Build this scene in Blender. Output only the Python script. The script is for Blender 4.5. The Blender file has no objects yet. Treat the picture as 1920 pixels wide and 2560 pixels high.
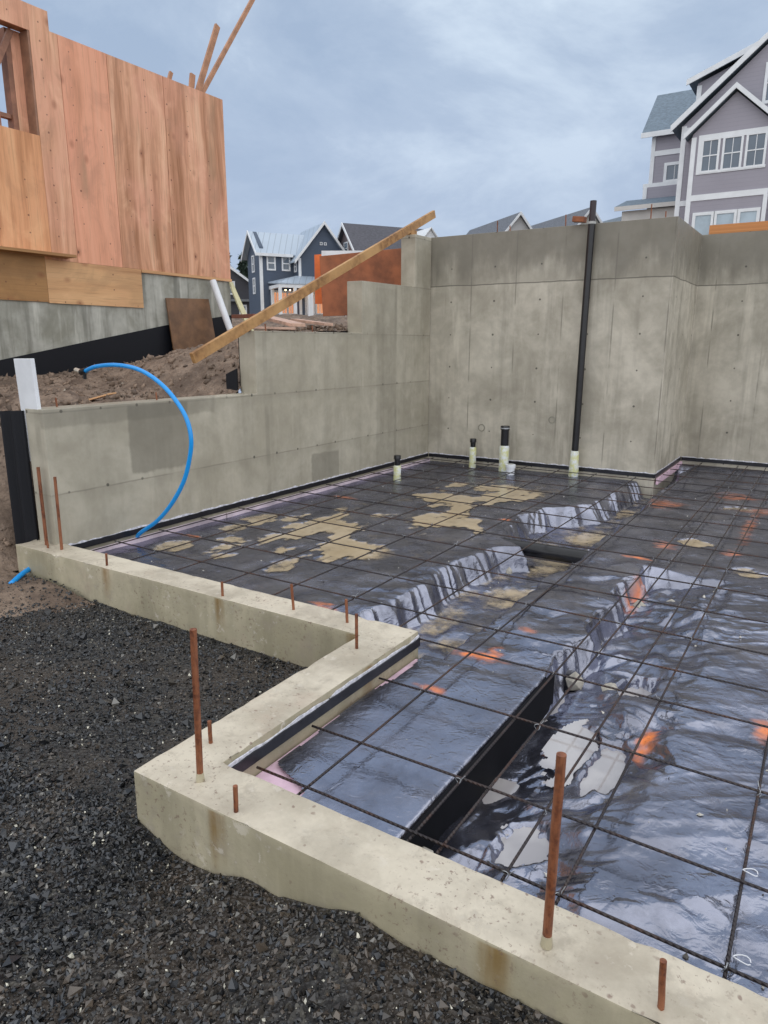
import bpy, bmesh, math, random
import numpy as np
from mathutils import Vector, Matrix
R = math.radians
rnd = random.Random(7)
S = bpy.context.scene
C = S.collection

# ------------------------------------------------------------------ camera
cam_d = bpy.data.cameras.new('camera'); cam = bpy.data.objects.new('camera', cam_d); C.objects.link(cam)
PITCH, ROLL, YAW, CAMH, FPX = R(13.40484), R(0.148659), R(-32.381125), 1.45, 1759.406
fw = Vector((math.sin(YAW)*math.cos(PITCH), math.cos(YAW)*math.cos(PITCH), -math.sin(PITCH)))
rt = Vector((math.cos(YAW), -math.sin(YAW), 0)); up = rt.cross(fw)
r2 = rt*math.cos(ROLL)+up*math.sin(ROLL); u2 = -rt*math.sin(ROLL)+up*math.cos(ROLL)
M = Matrix((r2, u2, -fw)).transposed().to_4x4(); M.translation = (0, 0, CAMH); cam.matrix_world = M
cam_d.sensor_fit = 'VERTICAL'; cam_d.sensor_height = 36; cam_d.lens = 36*FPX/2560
cam_d.clip_start = .05; cam_d.clip_end = 3000
S.camera = cam

# ------------------------------------------------------------------ sky, sun, exposure
SUN_EL, SUN_AZ = R(46), R(138)           # azimuth measured from +y towards +x
W = bpy.data.worlds.new('World'); S.world = W; W.use_nodes = True
nt = W.node_tree; nt.nodes.clear()
def wn(t, **k):
    n = nt.nodes.new(t)
    for a, b in k.items(): setattr(n, a, b)
    return n
wo = wn('ShaderNodeOutputWorld'); bg = wn('ShaderNodeBackground')
sky = wn('ShaderNodeTexSky', sky_type='NISHITA', sun_disc=False)
sky.sun_elevation = SUN_EL; sky.sun_rotation = SUN_AZ; sky.dust_density = 2.0
tc = wn('ShaderNodeTexCoord'); sp = wn('ShaderNodeSeparateXYZ'); nt.links.new(tc.outputs['Generated'], sp.inputs[0])
zc = wn('ShaderNodeMath', operation='MAXIMUM'); nt.links.new(sp.outputs[2], zc.inputs[0]); zc.inputs[1].default_value = 0.0
za = wn('ShaderNodeMath', operation='ADD'); nt.links.new(zc.outputs[0], za.inputs[0]); za.inputs[1].default_value = .35
dv = wn('ShaderNodeVectorMath', operation='DIVIDE'); cz = wn('ShaderNodeCombineXYZ')
for i in range(3): nt.links.new(za.outputs[0], cz.inputs[i])
nt.links.new(tc.outputs['Generated'], dv.inputs[0]); nt.links.new(cz.outputs[0], dv.inputs[1])
n1 = wn('ShaderNodeTexNoise'); n1.inputs['Scale'].default_value = 1.7; n1.inputs['Detail'].default_value = 8; n1.inputs['Roughness'].default_value = .6; n1.inputs['Distortion'].default_value = .35
ofs = wn('ShaderNodeVectorMath', operation='ADD'); nt.links.new(dv.outputs[0], ofs.inputs[0]); ofs.inputs[1].default_value = (.08, -.02, 0)
nt.links.new(ofs.outputs[0], n1.inputs['Vector'])
rp = wn('ShaderNodeValToRGB'); nt.links.new(n1.outputs['Fac'], rp.inputs[0])
e = rp.color_ramp.elements
e[0].position = .40; e[0].color = (2.25, 2.85, 3.8, 1)
e[1].position = .66; e[1].color = (4.0, 4.65, 5.4, 1)
m_ = e.new(.52); m_.color = (2.75, 3.35, 4.25, 1)
# the lower sky is an even lavender grey
hz = wn('ShaderNodeMapRange'); nt.links.new(zc.outputs[0], hz.inputs[0]); hz.inputs[1].default_value = 0; hz.inputs[2].default_value = .33
mx = wn('ShaderNodeMix', data_type='RGBA'); nt.links.new(hz.outputs[0], mx.inputs[0])
mx.inputs[6].default_value = (2.5, 2.98, 3.95, 1); nt.links.new(rp.outputs[0], mx.inputs[7])
mx2 = wn('ShaderNodeMix', data_type='RGBA'); mx2.inputs[0].default_value = .93
nt.links.new(sky.outputs[0], mx2.inputs[6]); nt.links.new(mx.outputs[2], mx2.inputs[7])
nt.links.new(mx2.outputs[2], bg.inputs[0]); bg.inputs[1].default_value = .1
nt.links.new(bg.outputs[0], wo.inputs[0])
sl = bpy.data.lights.new('sun', 'SUN'); sun = bpy.data.objects.new('sun', sl); C.objects.link(sun)
sl.energy = 1.5; sl.angle = R(170); sl.color = (1, .93, .82)
sd = Vector((math.sin(SUN_AZ)*math.cos(SUN_EL), math.cos(SUN_AZ)*math.cos(SUN_EL), math.sin(SUN_EL)))
sun.rotation_euler = sd.to_track_quat('Z', 'Y').to_euler()
S.view_settings.view_transform = 'Standard'; S.view_settings.look = 'None'
S.view_settings.exposure = 0.80; S.view_settings.gamma = 1
S.render.engine = 'CYCLES'

# ------------------------------------------------------------------ material helper
class Mt:
    def __init__(s, name):
        s.m = bpy.data.materials.new(name); s.m.use_nodes = True; s.t = s.m.node_tree; s.t.nodes.clear()
        s.out = s.t.nodes.new('ShaderNodeOutputMaterial'); s.b = s.t.nodes.new('ShaderNodeBsdfPrincipled')
        s.t.links.new(s.b.outputs[0], s.out.inputs[0]); s._p = None
    def nd(s, t, **k):
        n = s.t.nodes.new(t)
        for a, b in k.items(): setattr(n, a, b)
        return n
    def put(s, sock, v):
        if v is None: return
        if hasattr(v, 'is_output'): s.t.links.new(v, sock)
        else:
            if isinstance(v, tuple) and len(v) == 3 and sock.type == 'RGBA': v = v+(1,)
            sock.default_value = v
    def pos(s):
        if s._p is None:
            s._p = s.nd('ShaderNodeTexCoord').outputs['Object']
            q = s.nd('ShaderNodeSeparateXYZ'); s.t.links.new(s._p, q.inputs[0]); s.x, s.y, s.z = q.outputs
        return s._p
    def ma(s, op, a, b=None, c=None, clamp=False):
        n = s.nd('ShaderNodeMath', operation=op, use_clamp=clamp)
        for i, v in enumerate((a, b, c)):
            if v is not None: s.put(n.inputs[i], v)
        return n.outputs[0]
    def vec(s, x, y, z):
        n = s.nd('ShaderNodeCombineXYZ'); s.put(n.inputs[0], x); s.put(n.inputs[1], y); s.put(n.inputs[2], z); return n.outputs[0]
    def scale(s, v, k):
        n = s.nd('ShaderNodeVectorMath', operation='MULTIPLY'); s.put(n.inputs[0], v); n.inputs[1].default_value = k; return n.outputs[0]
    def noise(s, v, sc, det=4, ro=.5, di=0.0):
        n = s.nd('ShaderNodeTexNoise'); s.put(n.inputs['Vector'], v); n.inputs['Scale'].default_value = sc
        n.inputs['Detail'].default_value = det; n.inputs['Roughness'].default_value = ro; n.inputs['Distortion'].default_value = di; return n.outputs['Fac']
    def voro(s, v, sc, out='Distance', feat='F1', rand=1.0):
        n = s.nd('ShaderNodeTexVoronoi', feature=feat); s.put(n.inputs['Vector'], v); n.inputs['Scale'].default_value = sc; n.inputs['Randomness'].default_value = rand
        return n.outputs[out]
    def ss(s, v, a, b, lo=0.0, hi=1.0):
        n = s.nd('ShaderNodeMapRange', interpolation_type='SMOOTHSTEP'); s.put(n.inputs[0], v)
        n.inputs[1].default_value = a; n.inputs[2].default_value = b; n.inputs[3].default_value = lo; n.inputs[4].default_value = hi; return n.outputs[0]
    def mix(s, f, a, b, bt='MIX'):
        n = s.nd('ShaderNodeMix', data_type='RGBA', blend_type=bt); s.put(n.inputs[0], f); s.put(n.inputs[6], a); s.put(n.inputs[7], b); return n.outputs[2]
    def ramp(s, f, stops):
        n = s.nd('ShaderNodeValToRGB'); s.put(n.inputs[0], f); el = n.color_ramp.elements
        while len(el) < len(stops): el.new(.5)
        for q, (p, c) in zip(el, stops): q.position = p; q.color = c+(1,)
        return n.outputs[0]
    def band(s, v, c, w, soft):           # 1 inside |v-c|<w
        d = s.ma('ABSOLUTE', s.ma('SUBTRACT', v, c)); return s.ss(d, w, w+soft, 1.0, 0.0)
    def bump(s, h, st=.3, dist=.01, nrm=None):
        n = s.nd('ShaderNodeBump'); n.inputs['Strength'].default_value = st; n.inputs['Distance'].default_value = dist; s.put(n.inputs['Height'], h)
        if nrm is not None: s.put(n.inputs['Normal'], nrm)
        return n.outputs[0]
    def done(s, col=None, rough=None, nrm=None, **k):
        s.put(s.b.inputs['Base Color'], col); s.put(s.b.inputs['Roughness'], rough)
        if nrm is not None: s.put(s.b.inputs['Normal'], nrm)
        for a, v in k.items(): s.put(s.b.inputs[a.replace('_', ' ')], v)
        return s.m

def simple(name, col, rough=.5, var=.15, sc=8, **k):
    q = Mt(name); n = q.noise(q.pos(), sc, 5, .6)
    c = q.mix(q.ss(n, .3, .7), tuple(v*(1-var) for v in col), tuple(min(1, v*(1+var)) for v in col))
    return q.done(c, rough, q.bump(n, .15, .004), **k)

def concrete(name, dark, light, joint=None, seams=None, ties=None, streak=.5, patches=(), stains=(), specks=False, wet=.42, soff=0.0, hseam=None):
    q = Mt(name); p = q.pos(); u = q.ma('ADD', q.x, q.y); z = q.z
    mo = q.noise(p, 1.6, 9, .62, .4); me = q.noise(p, 6.5, 6, .6); fi = q.noise(p, 70, 3, .6)
    c = q.mix(q.ss(mo, .33, .67), dark, light)
    c = q.mix(q.ss(me, .38, .66, 0, .24), c, tuple(v*.66 for v in dark))
    if streak:
        st = q.noise(q.vec(q.ma('MULTIPLY', u, 5.5), 3.3, q.ma('MULTIPLY', z, .45)), 1.0, 6, .62)
        c = q.mix(q.ss(st, .47, .68, 0, streak), c, tuple(v*.58 for v in dark))
        s2 = q.noise(q.vec(q.ma('MULTIPLY', u, 7), 8.3, q.ma('MULTIPLY', z, .9)), 1.0, 5, .6)
        c = q.mix(q.ss(s2, .55, .72, 0, streak*.8), c, tuple(min(1, v*1.35) for v in light))
    if joint:
        zj = joint
        zn = q.ma('ADD', z, q.ma('MULTIPLY', q.noise(q.vec(u, 0, 0), 2.5, 3), .03))
        upm = q.ss(z, zj-.01, zj+.02)
        wn_ = q.noise(q.vec(q.ma('MULTIPLY', u, 3.2), 1.7, q.ma('MULTIPLY', z, .9)), 1.0, 5, .6)
        drip = q.ma('ADD', q.ma('MULTIPLY', q.ma('SUBTRACT', z, zj), .8), wn_)
        c = q.mix(q.ma('MULTIPLY', upm, q.ss(drip, .48, .78, .3, .85)), c, tuple(v*.5 for v in dark))
        c = q.mix(q.ma('MULTIPLY', q.band(zn, zj+.015, .004, .006), .8), c, tuple(v*.3 for v in dark))
    if seams:
        f = q.ma('FRACT', q.ma('ADD', q.ma('DIVIDE', u, seams), soff+20.0))
        brk = q.ss(q.noise(q.vec(u, 4.0, q.ma('MULTIPLY', z, 1.0)), 2.2, 3), .42, .58)
        c = q.mix(q.ma('MULTIPLY', q.band(f, .5, .006, .012), q.ma('MULTIPLY', brk, .6 if joint else .3)), c, tuple(v*.42 for v in dark))
    if hseam:
        f = q.ma('FRACT', q.ma('ADD', q.ma('DIVIDE', q.ma('ADD', z, q.ma('MULTIPLY', me, .012)), hseam[0]), hseam[1]+20.0))
        c = q.mix(q.ma('MULTIPLY', q.band(f, .5, .003, .012), q.ss(q.noise(p, 2.3, 3), .35, .6, .1, .5)), c, tuple(v*.45 for v in dark))
        c = q.mix(q.ma('MULTIPLY', q.ss(f, .3, .5, 0, 1), q.ma('MULTIPLY', q.ss(f, .5, .52, 1, 0), .2)), c, tuple(v*.6 for v in dark))
    if ties:
        du, dz, ou, oz = ties
        fu = q.ma('MULTIPLY', q.ma('SUBTRACT', q.ma('FRACT', q.ma('ADD', q.ma('DIVIDE', u, du), ou+20.0)), .5), du)
        fz = q.ma('MULTIPLY', q.ma('SUBTRACT', q.ma('FRACT', q.ma('ADD', q.ma('DIVIDE', z, dz), oz+20.0)), .5), dz)
        jit = q.ma('MULTIPLY', q.ma('SUBTRACT', q.noise(p, 9, 2), .5), .02)
        d = q.ma('ADD', q.ma('SQRT', q.ma('ADD', q.ma('MULTIPLY', fu, fu), q.ma('MULTIPLY', fz, fz))), jit)
        c = q.mix(q.ma('MULTIPLY', q.ss(d, .008, .014, .85, 0), 1.0 if joint else q.ss(q.noise(p, 1.3, 2), .42, .55)), c, tuple(v*.18 for v in dark))
    for (u0, u1, z0, z1, k) in patches:
        e = q.ma('MULTIPLY', q.ma('SUBTRACT', me, .5), .06)
        un = q.ma('ADD', u, e); zz = q.ma('ADD', z, e)
        mk = q.ma('MULTIPLY', q.band(un, (u0+u1)/2, (u1-u0)/2-.01, .03), q.band(zz, (z0+z1)/2, (z1-z0)/2-.01, .03))
        c = q.mix(q.ma('MULTIPLY', mk, k), c, tuple(v*.4 for v in dark))
    for (u0, w, z0, z1) in stains:
        mk = q.ma('MULTIPLY', q.band(u, u0, w*.3, w), q.ss(z, z0, z1, 0, 1))
        mk = q.ma('MULTIPLY', q.ma('MULTIPLY', mk, q.ss(z, -.012, -.003, 1, 0)), q.ss(st if streak else me, .3, .55))
        c = q.mix(q.ma('MULTIPLY', mk, .85), c, (.21, .12, .025))
    if specks:
        ge = q.nd('ShaderNodeNewGeometry'); gs = q.nd('ShaderNodeSeparateXYZ'); q.t.links.new(ge.outputs['Normal'], gs.inputs[0]); topm = q.ss(gs.outputs[2], .5, .8)   # upward faces get a lighter colour, painting in the light on the top
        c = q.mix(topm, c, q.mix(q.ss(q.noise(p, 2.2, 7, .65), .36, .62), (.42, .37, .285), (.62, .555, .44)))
        vd = q.voro(p, 24, 'Distance'); vs = q.ma('SUBTRACT', q.noise(p, 4, 3), q.ma('MULTIPLY', q.ma('SUBTRACT', 1.0, topm), .12))
        mk = q.ma('MULTIPLY', q.ss(q.ma('SUBTRACT', vd, q.ma('MULTIPLY', q.ss(q.noise(p, 31, 2), .45, .7), .22)), -.03, .10, 1, 0), q.ss(vs, .40, .56))
        c = q.mix(q.ma('MULTIPLY', mk, .7), c, (.17, .10, .075))
        pk = q.ss(q.noise(p, 3.1, 5, .6), .55, .7, 0, .35)
        c = q.mix(pk, c, (.5, .38, .29)); c = q.mix(q.ss(q.noise(p, 9, 6, .7), .52, .68, 0, .5), c, (.30, .26, .20)); c = q.mix(q.ss(q.noise(p, 2.7, 7, .7, .6), .52, .66, 0, .45), c, (.33, .28, .215)); sk = q.ma('MULTIPLY', q.ss(q.noise(p, 55, 3, .7), .58, .66, 0, .75), q.ss(q.noise(p, 2.4, 4, .65, .4), .42, .62)); c = q.mix(sk, c, (.19, .125, .095)); c = q.mix(q.ma('MULTIPLY', q.ss(q.noise(p, 18, 5, .7), .56, .64, 0, .5), q.ss(q.noise(p, 3.3, 3), .45, .6)), c, (.72, .66, .56))
    nf = q.ma('ADD', q.ma('MULTIPLY', me, .6), q.ma('MULTIPLY', fi, .4))
    return q.done(c, q.ss(me, .3, .7, wet-.1, wet+.22), q.bump(nf, .35, .006), Specular_IOR_Level=.5)

def plywood(name, seed, tint, horiz=False, dark=1.0, even=.3):
    q = Mt(name); p = q.pos(); a, b = (q.z, q.y) if horiz else (q.y, q.z)
    a = q.ma('ADD', a, seed*3.7)
    wv = q.noise(q.vec(q.ma('MULTIPLY', a, 1.2), seed, q.ma('MULTIPLY', b, .5)), 1.0, 3, .5)
    st = q.noise(q.vec(q.ma('ADD', q.ma('MULTIPLY', a, 7.0), q.ma('MULTIPLY', wv, 2.2)), seed, q.ma('MULTIPLY', b, .35)), 1.0, 7, .62, .3)
    gr = q.noise(q.vec(q.ma('MULTIPLY', a, 60), seed, q.ma('MULTIPLY', b, 2.0)), 1.0, 5, .6)
    d = dark
    c = q.ramp(st, [(.28, (.27*d, .105*d, .035*d)), (.42, tint[0]), (.54, tint[1]), (.68, tint[2])])
    pn = q.noise(p, .9, 4, .55); c = q.mix(q.ss(pn, .45, .68, 0, .55), c, tint[3])
    c = q.mix(even, c, tint[1]); bl_ = q.noise(q.vec(q.ma('MULTIPLY', a, 1.6), seed, q.ma('MULTIPLY', b, .9)), 1.3, 6, .62, .8); c = q.mix(q.ss(bl_, .5, .68, 0, .5), c, tuple(v*.62 for v in tint[1])); c = q.mix(q.ss(bl_, .47, .3, 0, .35), c, tuple(min(1, v*1.2) for v in tint[2]))
    c = q.mix(q.ss(gr, .5, .75, 0, .35), c, (.22*d, .09*d, .03*d))
    gy = q.noise(q.vec(q.ma('MULTIPLY', a, 2.4), seed+4, q.ma('MULTIPLY', b, .4)), 1.0, 4, .55)
    c = q.mix(q.ss(gy, .58, .75, 0, .45), c, (.23*d, .17*d, .09*d))
    kp = q.vec(q.ma('MULTIPLY', a, 3.4), seed*1.7, q.ma('MULTIPLY', b, 2.3)); kd = q.voro(kp, 1.0)
    c = q.mix(q.ss(kd, .04, .2, .5, 0), c, (.25*d, .07*d, .025*d)); c = q.mix(q.ss(kd, .03, .055, .85, 0), c, (.07, .02, .01))
    # nail rows
    fa = q.ma('MULTIPLY', q.ma('SUBTRACT', q.ma('FRACT', q.ma('ADD', q.ma('DIVIDE', q.y, .40), .27)), .5), .40); fb = q.ma('MULTIPLY', q.ma('SUBTRACT', q.ma('FRACT', q.ma('DIVIDE', q.z, .21)), .5), .21)
    jj = q.ma('MULTIPLY', q.ma('SUBTRACT', q.noise(p, 7, 2), .5), .03); dn = q.ma('ADD', q.ma('SQRT', q.ma('ADD', q.ma('MULTIPLY', fa, fa), q.ma('MULTIPLY', fb, fb))), jj)
    c = q.mix(q.ma('MULTIPLY', q.ss(dn, .006, .012, .8, 0), q.ss(pn, .42, .5)), c, (.16, .06, .03))
    return q.done(c, .62, q.bump(gr, .2, .003))

# ------------------------------------------------------------------ mesh helpers
class MB:
    def __init__(s): s.v = []; s.f = []
    def add(s, vs, fs):
        o = len(s.v); s.v += [tuple(v) for v in vs]; s.f += [tuple(i+o for i in f) for f in fs]; return s
    def box(s, x0, x1, y0, y1, z0, z1):
        return s.add([(x0,y0,z0),(x1,y0,z0),(x1,y1,z0),(x0,y1,z0),(x0,y0,z1),(x1,y0,z1),(x1,y1,z1),(x0,y1,z1)],
                     [(3,2,1,0),(4,5,6,7),(0,1,5,4),(1,2,6,5),(2,3,7,6),(3,0,4,7)])
    def prism(s, poly, a, b, axis='z'):      # extrude polygon along axis
        n = len(poly)
        f = {'z': lambda p, t: (p[0], p[1], t), 'x': lambda p, t: (t, p[0], p[1]), 'y': lambda p, t: (p[0], t, p[1])}[axis]
        return s.add([f(p, a) for p in poly]+[f(p, b) for p in poly],
                     [tuple(range(n-1, -1, -1)), tuple(range(n, 2*n))]+[(i, (i+1) % n, n+(i+1) % n, n+i) for i in range(n)])
    def bar(s, p, q, w, h, upv=(0, 0, 1)):    # rectangular stick from p to q
        p, q = Vector(p), Vector(q); d = (q-p).normalized(); r = d.cross(Vector(upv)).normalized(); u = r.cross(d)
        c = [(-w/2, -h/2), (w/2, -h/2), (w/2, h/2), (-w/2, h/2)]
        return s.add([p+r*a+u*b for a, b in c]+[q+r*a+u*b for a, b in c], [(3,2,1,0),(4,5,6,7),(0,1,5,4),(1,2,6,5),(2,3,7,6),(3,0,4,7)])
    def tube(s, pts, rad, n=10, cap=True):
        pts = [Vector(p) for p in pts]; rs = rad if isinstance(rad, (list, tuple)) else [rad]*len(pts)
        rings = []; pr = None
        for i, p in enumerate(pts):
            d = (pts[min(i+1, len(pts)-1)]-pts[max(i-1, 0)]).normalized()
            if pr is None: a = Vector((0, 0, 1)) if abs(d.z) < .9 else Vector((1, 0, 0)); r = d.cross(a).normalized()
            else: r = (pr-d*pr.dot(d)).normalized()
            pr = r; u = d.cross(r)
            rings.append([p+(r*math.cos(2*math.pi*k/n)+u*math.sin(2*math.pi*k/n))*rs[i] for k in range(n)])
        vs = [v for g in rings for v in g]
        fs = [(i*n+k, i*n+(k+1) % n, (i+1)*n+(k+1) % n, (i+1)*n+k) for i in range(len(pts)-1) for k in range(n)]
        if cap: fs += [tuple(range(n-1, -1, -1)), tuple(range((len(pts)-1)*n, len(pts)*n))]
        return s.add(vs, fs)
    def lathe(s, c, prof, n=20):              # prof: (radius, z)
        vs = []; fs = []; m = len(prof)
        for r, z in prof:
            for k in range(n): a = 2*math.pi*k/n; vs.append((c[0]+r*math.cos(a), c[1]+r*math.sin(a), c[2]+z))
        for i in range(m-1):
            for k in range(n): fs.append((i*n+k, i*n+(k+1) % n, (i+1)*n+(k+1) % n, (i+1)*n+k))
        fs += [tuple(range(n-1, -1, -1)), tuple(range((m-1)*n, m*n))]
        return s.add(vs, fs)
    def mesh(s, name, smooth=False, bevel=0, seg=2):
        me = bpy.data.meshes.new(name); me.from_pydata(s.v, [], s.f)
        bm = bmesh.new(); bm.from_mesh(me); bmesh.ops.recalc_face_normals(bm, faces=bm.faces)
        if bevel: bmesh.ops.bevel(bm, geom=[e for e in bm.edges if e.calc_face_angle(0) > .4], offset=bevel, segments=seg, affect='EDGES', profile=.6)
        bm.to_mesh(me); bm.free()
        if smooth:
            me.polygons.foreach_set('use_smooth', [True]*len(me.polygons))
            if smooth != 'all': me.set_sharp_from_angle(angle=R(40))
        return me
def link(name, me, mat, parent=None):
    o = bpy.data.objects.new(name, me); C.objects.link(o)
    if mat: me.materials.append(mat)
    if parent: o.parent = parent
    return o
def ob(name, mb, mat, parent=None, smooth=False, bevel=0): return link(name, mb.mesh(name, smooth, bevel), mat, parent)
def tag(o, label, cat, group=None):
    o['label'] = label; o['category'] = cat
    if group: o['group'] = group
    return o
def thing(name, label, cat, group=None, loc=(0, 0, 0)):
    o = bpy.data.objects.new(name, None); C.objects.link(o); o.location = loc; o.empty_display_size = .1
    return tag(o, label, cat, group)
def kind(o, k): o['kind'] = k; return o
def npmesh(name, V, F, mat, smooth=True, parent=None, cols=None):
    me = bpy.data.meshes.new(name); V = np.asarray(V, np.float32); F = np.asarray(F, np.int32); k = F.shape[1]
    me.vertices.add(len(V)); me.vertices.foreach_set('co', V.ravel())
    me.loops.add(F.size); me.loops.foreach_set('vertex_index', F.ravel())
    me.polygons.add(len(F)); me.polygons.foreach_set('loop_start', np.arange(0, F.size, k, dtype=np.int32)); me.polygons.foreach_set('loop_total', np.full(len(F), k, np.int32))
    me.polygons.foreach_set('use_smooth', np.full(len(F), smooth)); me.update(); me.validate()
    if cols is not None:
        for nm, arr in cols.items():
            a = me.attributes.new(nm, 'FLOAT_COLOR', 'POINT'); full = np.ones((len(V), 4), np.float32); full[:, :arr.shape[1]] = arr
            a.data.foreach_set('color', full.ravel())
    o = bpy.data.objects.new(name, me); C.objects.link(o); me.materials.append(mat)
    if parent: o.parent = parent
    return o

# numpy noise ------------------------------------------------------
def _h(ix, iy, s):
    n = (ix*374761393+iy*668265263+s*982451653) & 0x7fffffff
    n = ((n ^ (n >> 13))*1274126177) & 0x7fffffff
    return ((n ^ (n >> 16)) & 0xffff)/65535.0
def vnoise(x, y, s=0):
    ix = np.floor(x).astype(np.int64); iy = np.floor(y).astype(np.int64); fx = x-ix; fy = y-iy
    fx = fx*fx*fx*(fx*(fx*6-15)+10); fy = fy*fy*fy*(fy*(fy*6-15)+10)
    a = _h(ix, iy, s); b = _h(ix+1, iy, s); c = _h(ix, iy+1, s); d = _h(ix+1, iy+1, s)
    return (a+(b-a)*fx+(c-a)*fy+(a-b-c+d)*fx*fy)*2-1
def fbm(x, y, o=4, s=0, g=.5):
    v = 0; a = 1; t = 0
    for i in range(o): v = v+a*vnoise(x*(2**i)+17.3*i, y*(2**i)-9.1*i, s+i); t += a; a *= g
    return v/t
def ridge(x, y, o=3, s=0, pw=2.0):
    v = 0; a = 1; t = 0
    for i in range(o): v = v+a*(1-np.abs(vnoise(x*(2**i)+5.7*i, y*(2**i)+3.3*i, s+i)))**pw; t += a; a *= .5
    return v/t
def facet(x, y, s=0, ang=0.0):        # flat triangular facets meeting in sharp creases, like crumpled film
    c, d = math.cos(ang), math.sin(ang); x, y = x*c-y*d, x*d+y*c
    x = x+.45*vnoise(x*.7, y*.7, s+5); y = y+.45*vnoise(x*.7+9, y*.7, s+6)
    ix = np.floor(x).astype(np.int64); iy = np.floor(y).astype(np.int64); fx = x-ix; fy = y-iy
    a = _h(ix, iy, s); b = _h(ix+1, iy, s); e = _h(ix, iy+1, s); f = _h(ix+1, iy+1, s)
    fl = _h(ix, iy, s+9) > .5
    t1 = np.where(fx > fy, a+(b-a)*fx+(f-b)*fy, a+(e-a)*fy+(f-e)*fx)
    t2 = np.where(fx+fy < 1, a+(b-a)*fx+(e-a)*fy, f+(e-f)*(1-fx)+(b-f)*(1-fy))
    return np.where(fl, t1, t2)*2-1
def sstep(v, a, b):
    t = np.clip((v-a)/(b-a), 0, 1); return t*t*(3-2*t)
def gridmesh(name, xs, ys, zf, mat, keep=None, smooth=True, cols=None, parent=None):
    X, Y = np.meshgrid(xs, ys); Z = zf(X, Y) if callable(zf) else zf
    nx, ny = len(xs), len(ys); idx = np.arange(nx*ny).reshape(ny, nx)
    F = np.stack([idx[:-1, :-1], idx[:-1, 1:], idx[1:, 1:], idx[1:, :-1]], -1).reshape(-1, 4)
    if keep is not None:
        k = keep(X, Y, Z) if callable(keep) else keep
        F = F[k.ravel()[F].all(1)]
    V = np.stack([X, Y, Z], -1).reshape(-1, 3)
    used = np.unique(F); rm = np.full(len(V), -1); rm[used] = np.arange(len(used))
    return npmesh(name, V[used], rm[F], mat, smooth, parent, None if cols is None else {k: c.reshape(-1, c.shape[-1])[used] for k, c in cols.items()})

# ------------------------------------------------------------------ materials
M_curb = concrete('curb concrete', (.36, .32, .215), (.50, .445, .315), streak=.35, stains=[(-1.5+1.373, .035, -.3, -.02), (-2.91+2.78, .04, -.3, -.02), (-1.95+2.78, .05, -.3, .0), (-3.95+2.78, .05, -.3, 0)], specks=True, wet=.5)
M_side = concrete('stepped wall concrete', (.375, .342, .265), (.50, .462, .37), streak=.25, seams=2.44, soff=.27, ties=(.335, .6, .44, .883), joint=None, hseam=(.6, .883),
    patches=[(-4.74+3.66, -4.74+4.28, .42, .96, .55), (-4.74+6.0, -4.74+6.5, -.02, .27, .5), (-4.74+7.3, -4.74+7.75, -.1, 2.1, .22), (-4.74+2.9, -4.74+4.6, .86, 1.0, .35)], wet=.5)
M_rear = concrete('back wall concrete', (.365, .333, .265), (.58, .535, .44), joint=2.195, seams=.61, soff=.15, ties=(.61, .415, .62, .705), streak=.38, wet=.48)
M_fnd = concrete('house foundation concrete', (.27, .265, .215), (.48, .475, .42), streak=.75, wet=.5)
M_black = simple('black foam', (.012, .012, .016), .35, .3, 20)
M_memb = Mt('dimpled black membrane'); _v = M_memb.voro(M_memb.pos(), 45, rand=.1)
M_memb = M_memb.done((.008, .009, .013), .55, M_memb.bump(_v, .12, .004), Specular_IOR_Level=.3)
M_white = simple('white plastic', (.75, .77, .8), .35, .06, 6)
M_lip = simple('torn white poly lip', (.66, .66, .72), .4, .3, 40)
M_pink = simple('pink foam board', (.74, .52, .62), .6, .12, 9)
M_abs = simple('black pipe plastic', (.009, .009, .011), .28, .3, 12)
q = Mt('yellowed foam sleeve'); n_ = q.noise(q.pos(), 16, 5, .6); M_sleeve = q.done(q.mix(q.ss(n_, .4, .62), (.62, .62, .3), (.72, .75, .74)), .5, q.bump(n_, .5, .01))
q = Mt('blue water pipe'); M_blue = q.done((.0, .30, .78), .32, Coat_Weight=.3)
q = Mt('rusted steel'); n_ = q.noise(q.pos(), 60, 5, .65); n2_ = q.noise(q.scale(q.pos(), (1, 1, .25)), 30, 4, .6)
M_rust = q.done(q.mix(q.ss(n2_, .38, .64), q.mix(q.ss(n_, .4, .6), (.10, .028, .012), (.20, .062, .022)), (.27, .10, .045)), .55, q.bump(n_, .4, .003))
q = Mt('wet rebar steel'); n_ = q.noise(q.pos(), 3.0, 4, .6); n2_ = q.noise(q.pos(), 40, 3)
wv_ = q.nd('ShaderNodeTexWave', wave_type='BANDS', bands_direction='DIAGONAL'); q.put(wv_.inputs['Vector'], q.pos()); wv_.inputs['Scale'].default_value = 34
M_rebar = q.done(q.mix(q.ss(n_, .42, .66), (.028, .022, .024), q.mix(q.ss(n2_, .4, .6), (.085, .038, .024), (.06, .045, .04))), .38, q.bump(wv_.outputs['Fac'], .6, .004), Metallic=.25)
M_tie = simple('tie wire steel', (.42, .44, .46), .4, .2, 40, Metallic=.5)
T1 = ((.50, .235, .125), (.72, .375, .225), (.84, .51, .325), (.80, .38, .26))
T2 = ((.64, .27, .15), (.82, .39, .24), (.80, .41, .26), (.83, .35, .23))
T3 = ((.52, .22, .09), (.77, .38, .185), (.80, .46, .24), (.77, .34, .18))
M_ply = [plywood('plywood streaked', 1.3, T1, even=.06), plywood('plywood pink', 4.1, T2, even=.5), plywood('plywood tan', 7.7, T1), plywood('plywood orange', 9.2, T3), plywood('plywood end', 12.4, T1, even=.08)]
M_plyh = plywood('plywood laid flat', 3.3, ((.62, .34, .16), (.70, .41, .2), (.74, .46, .24), (.70, .38, .2)), True)
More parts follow.
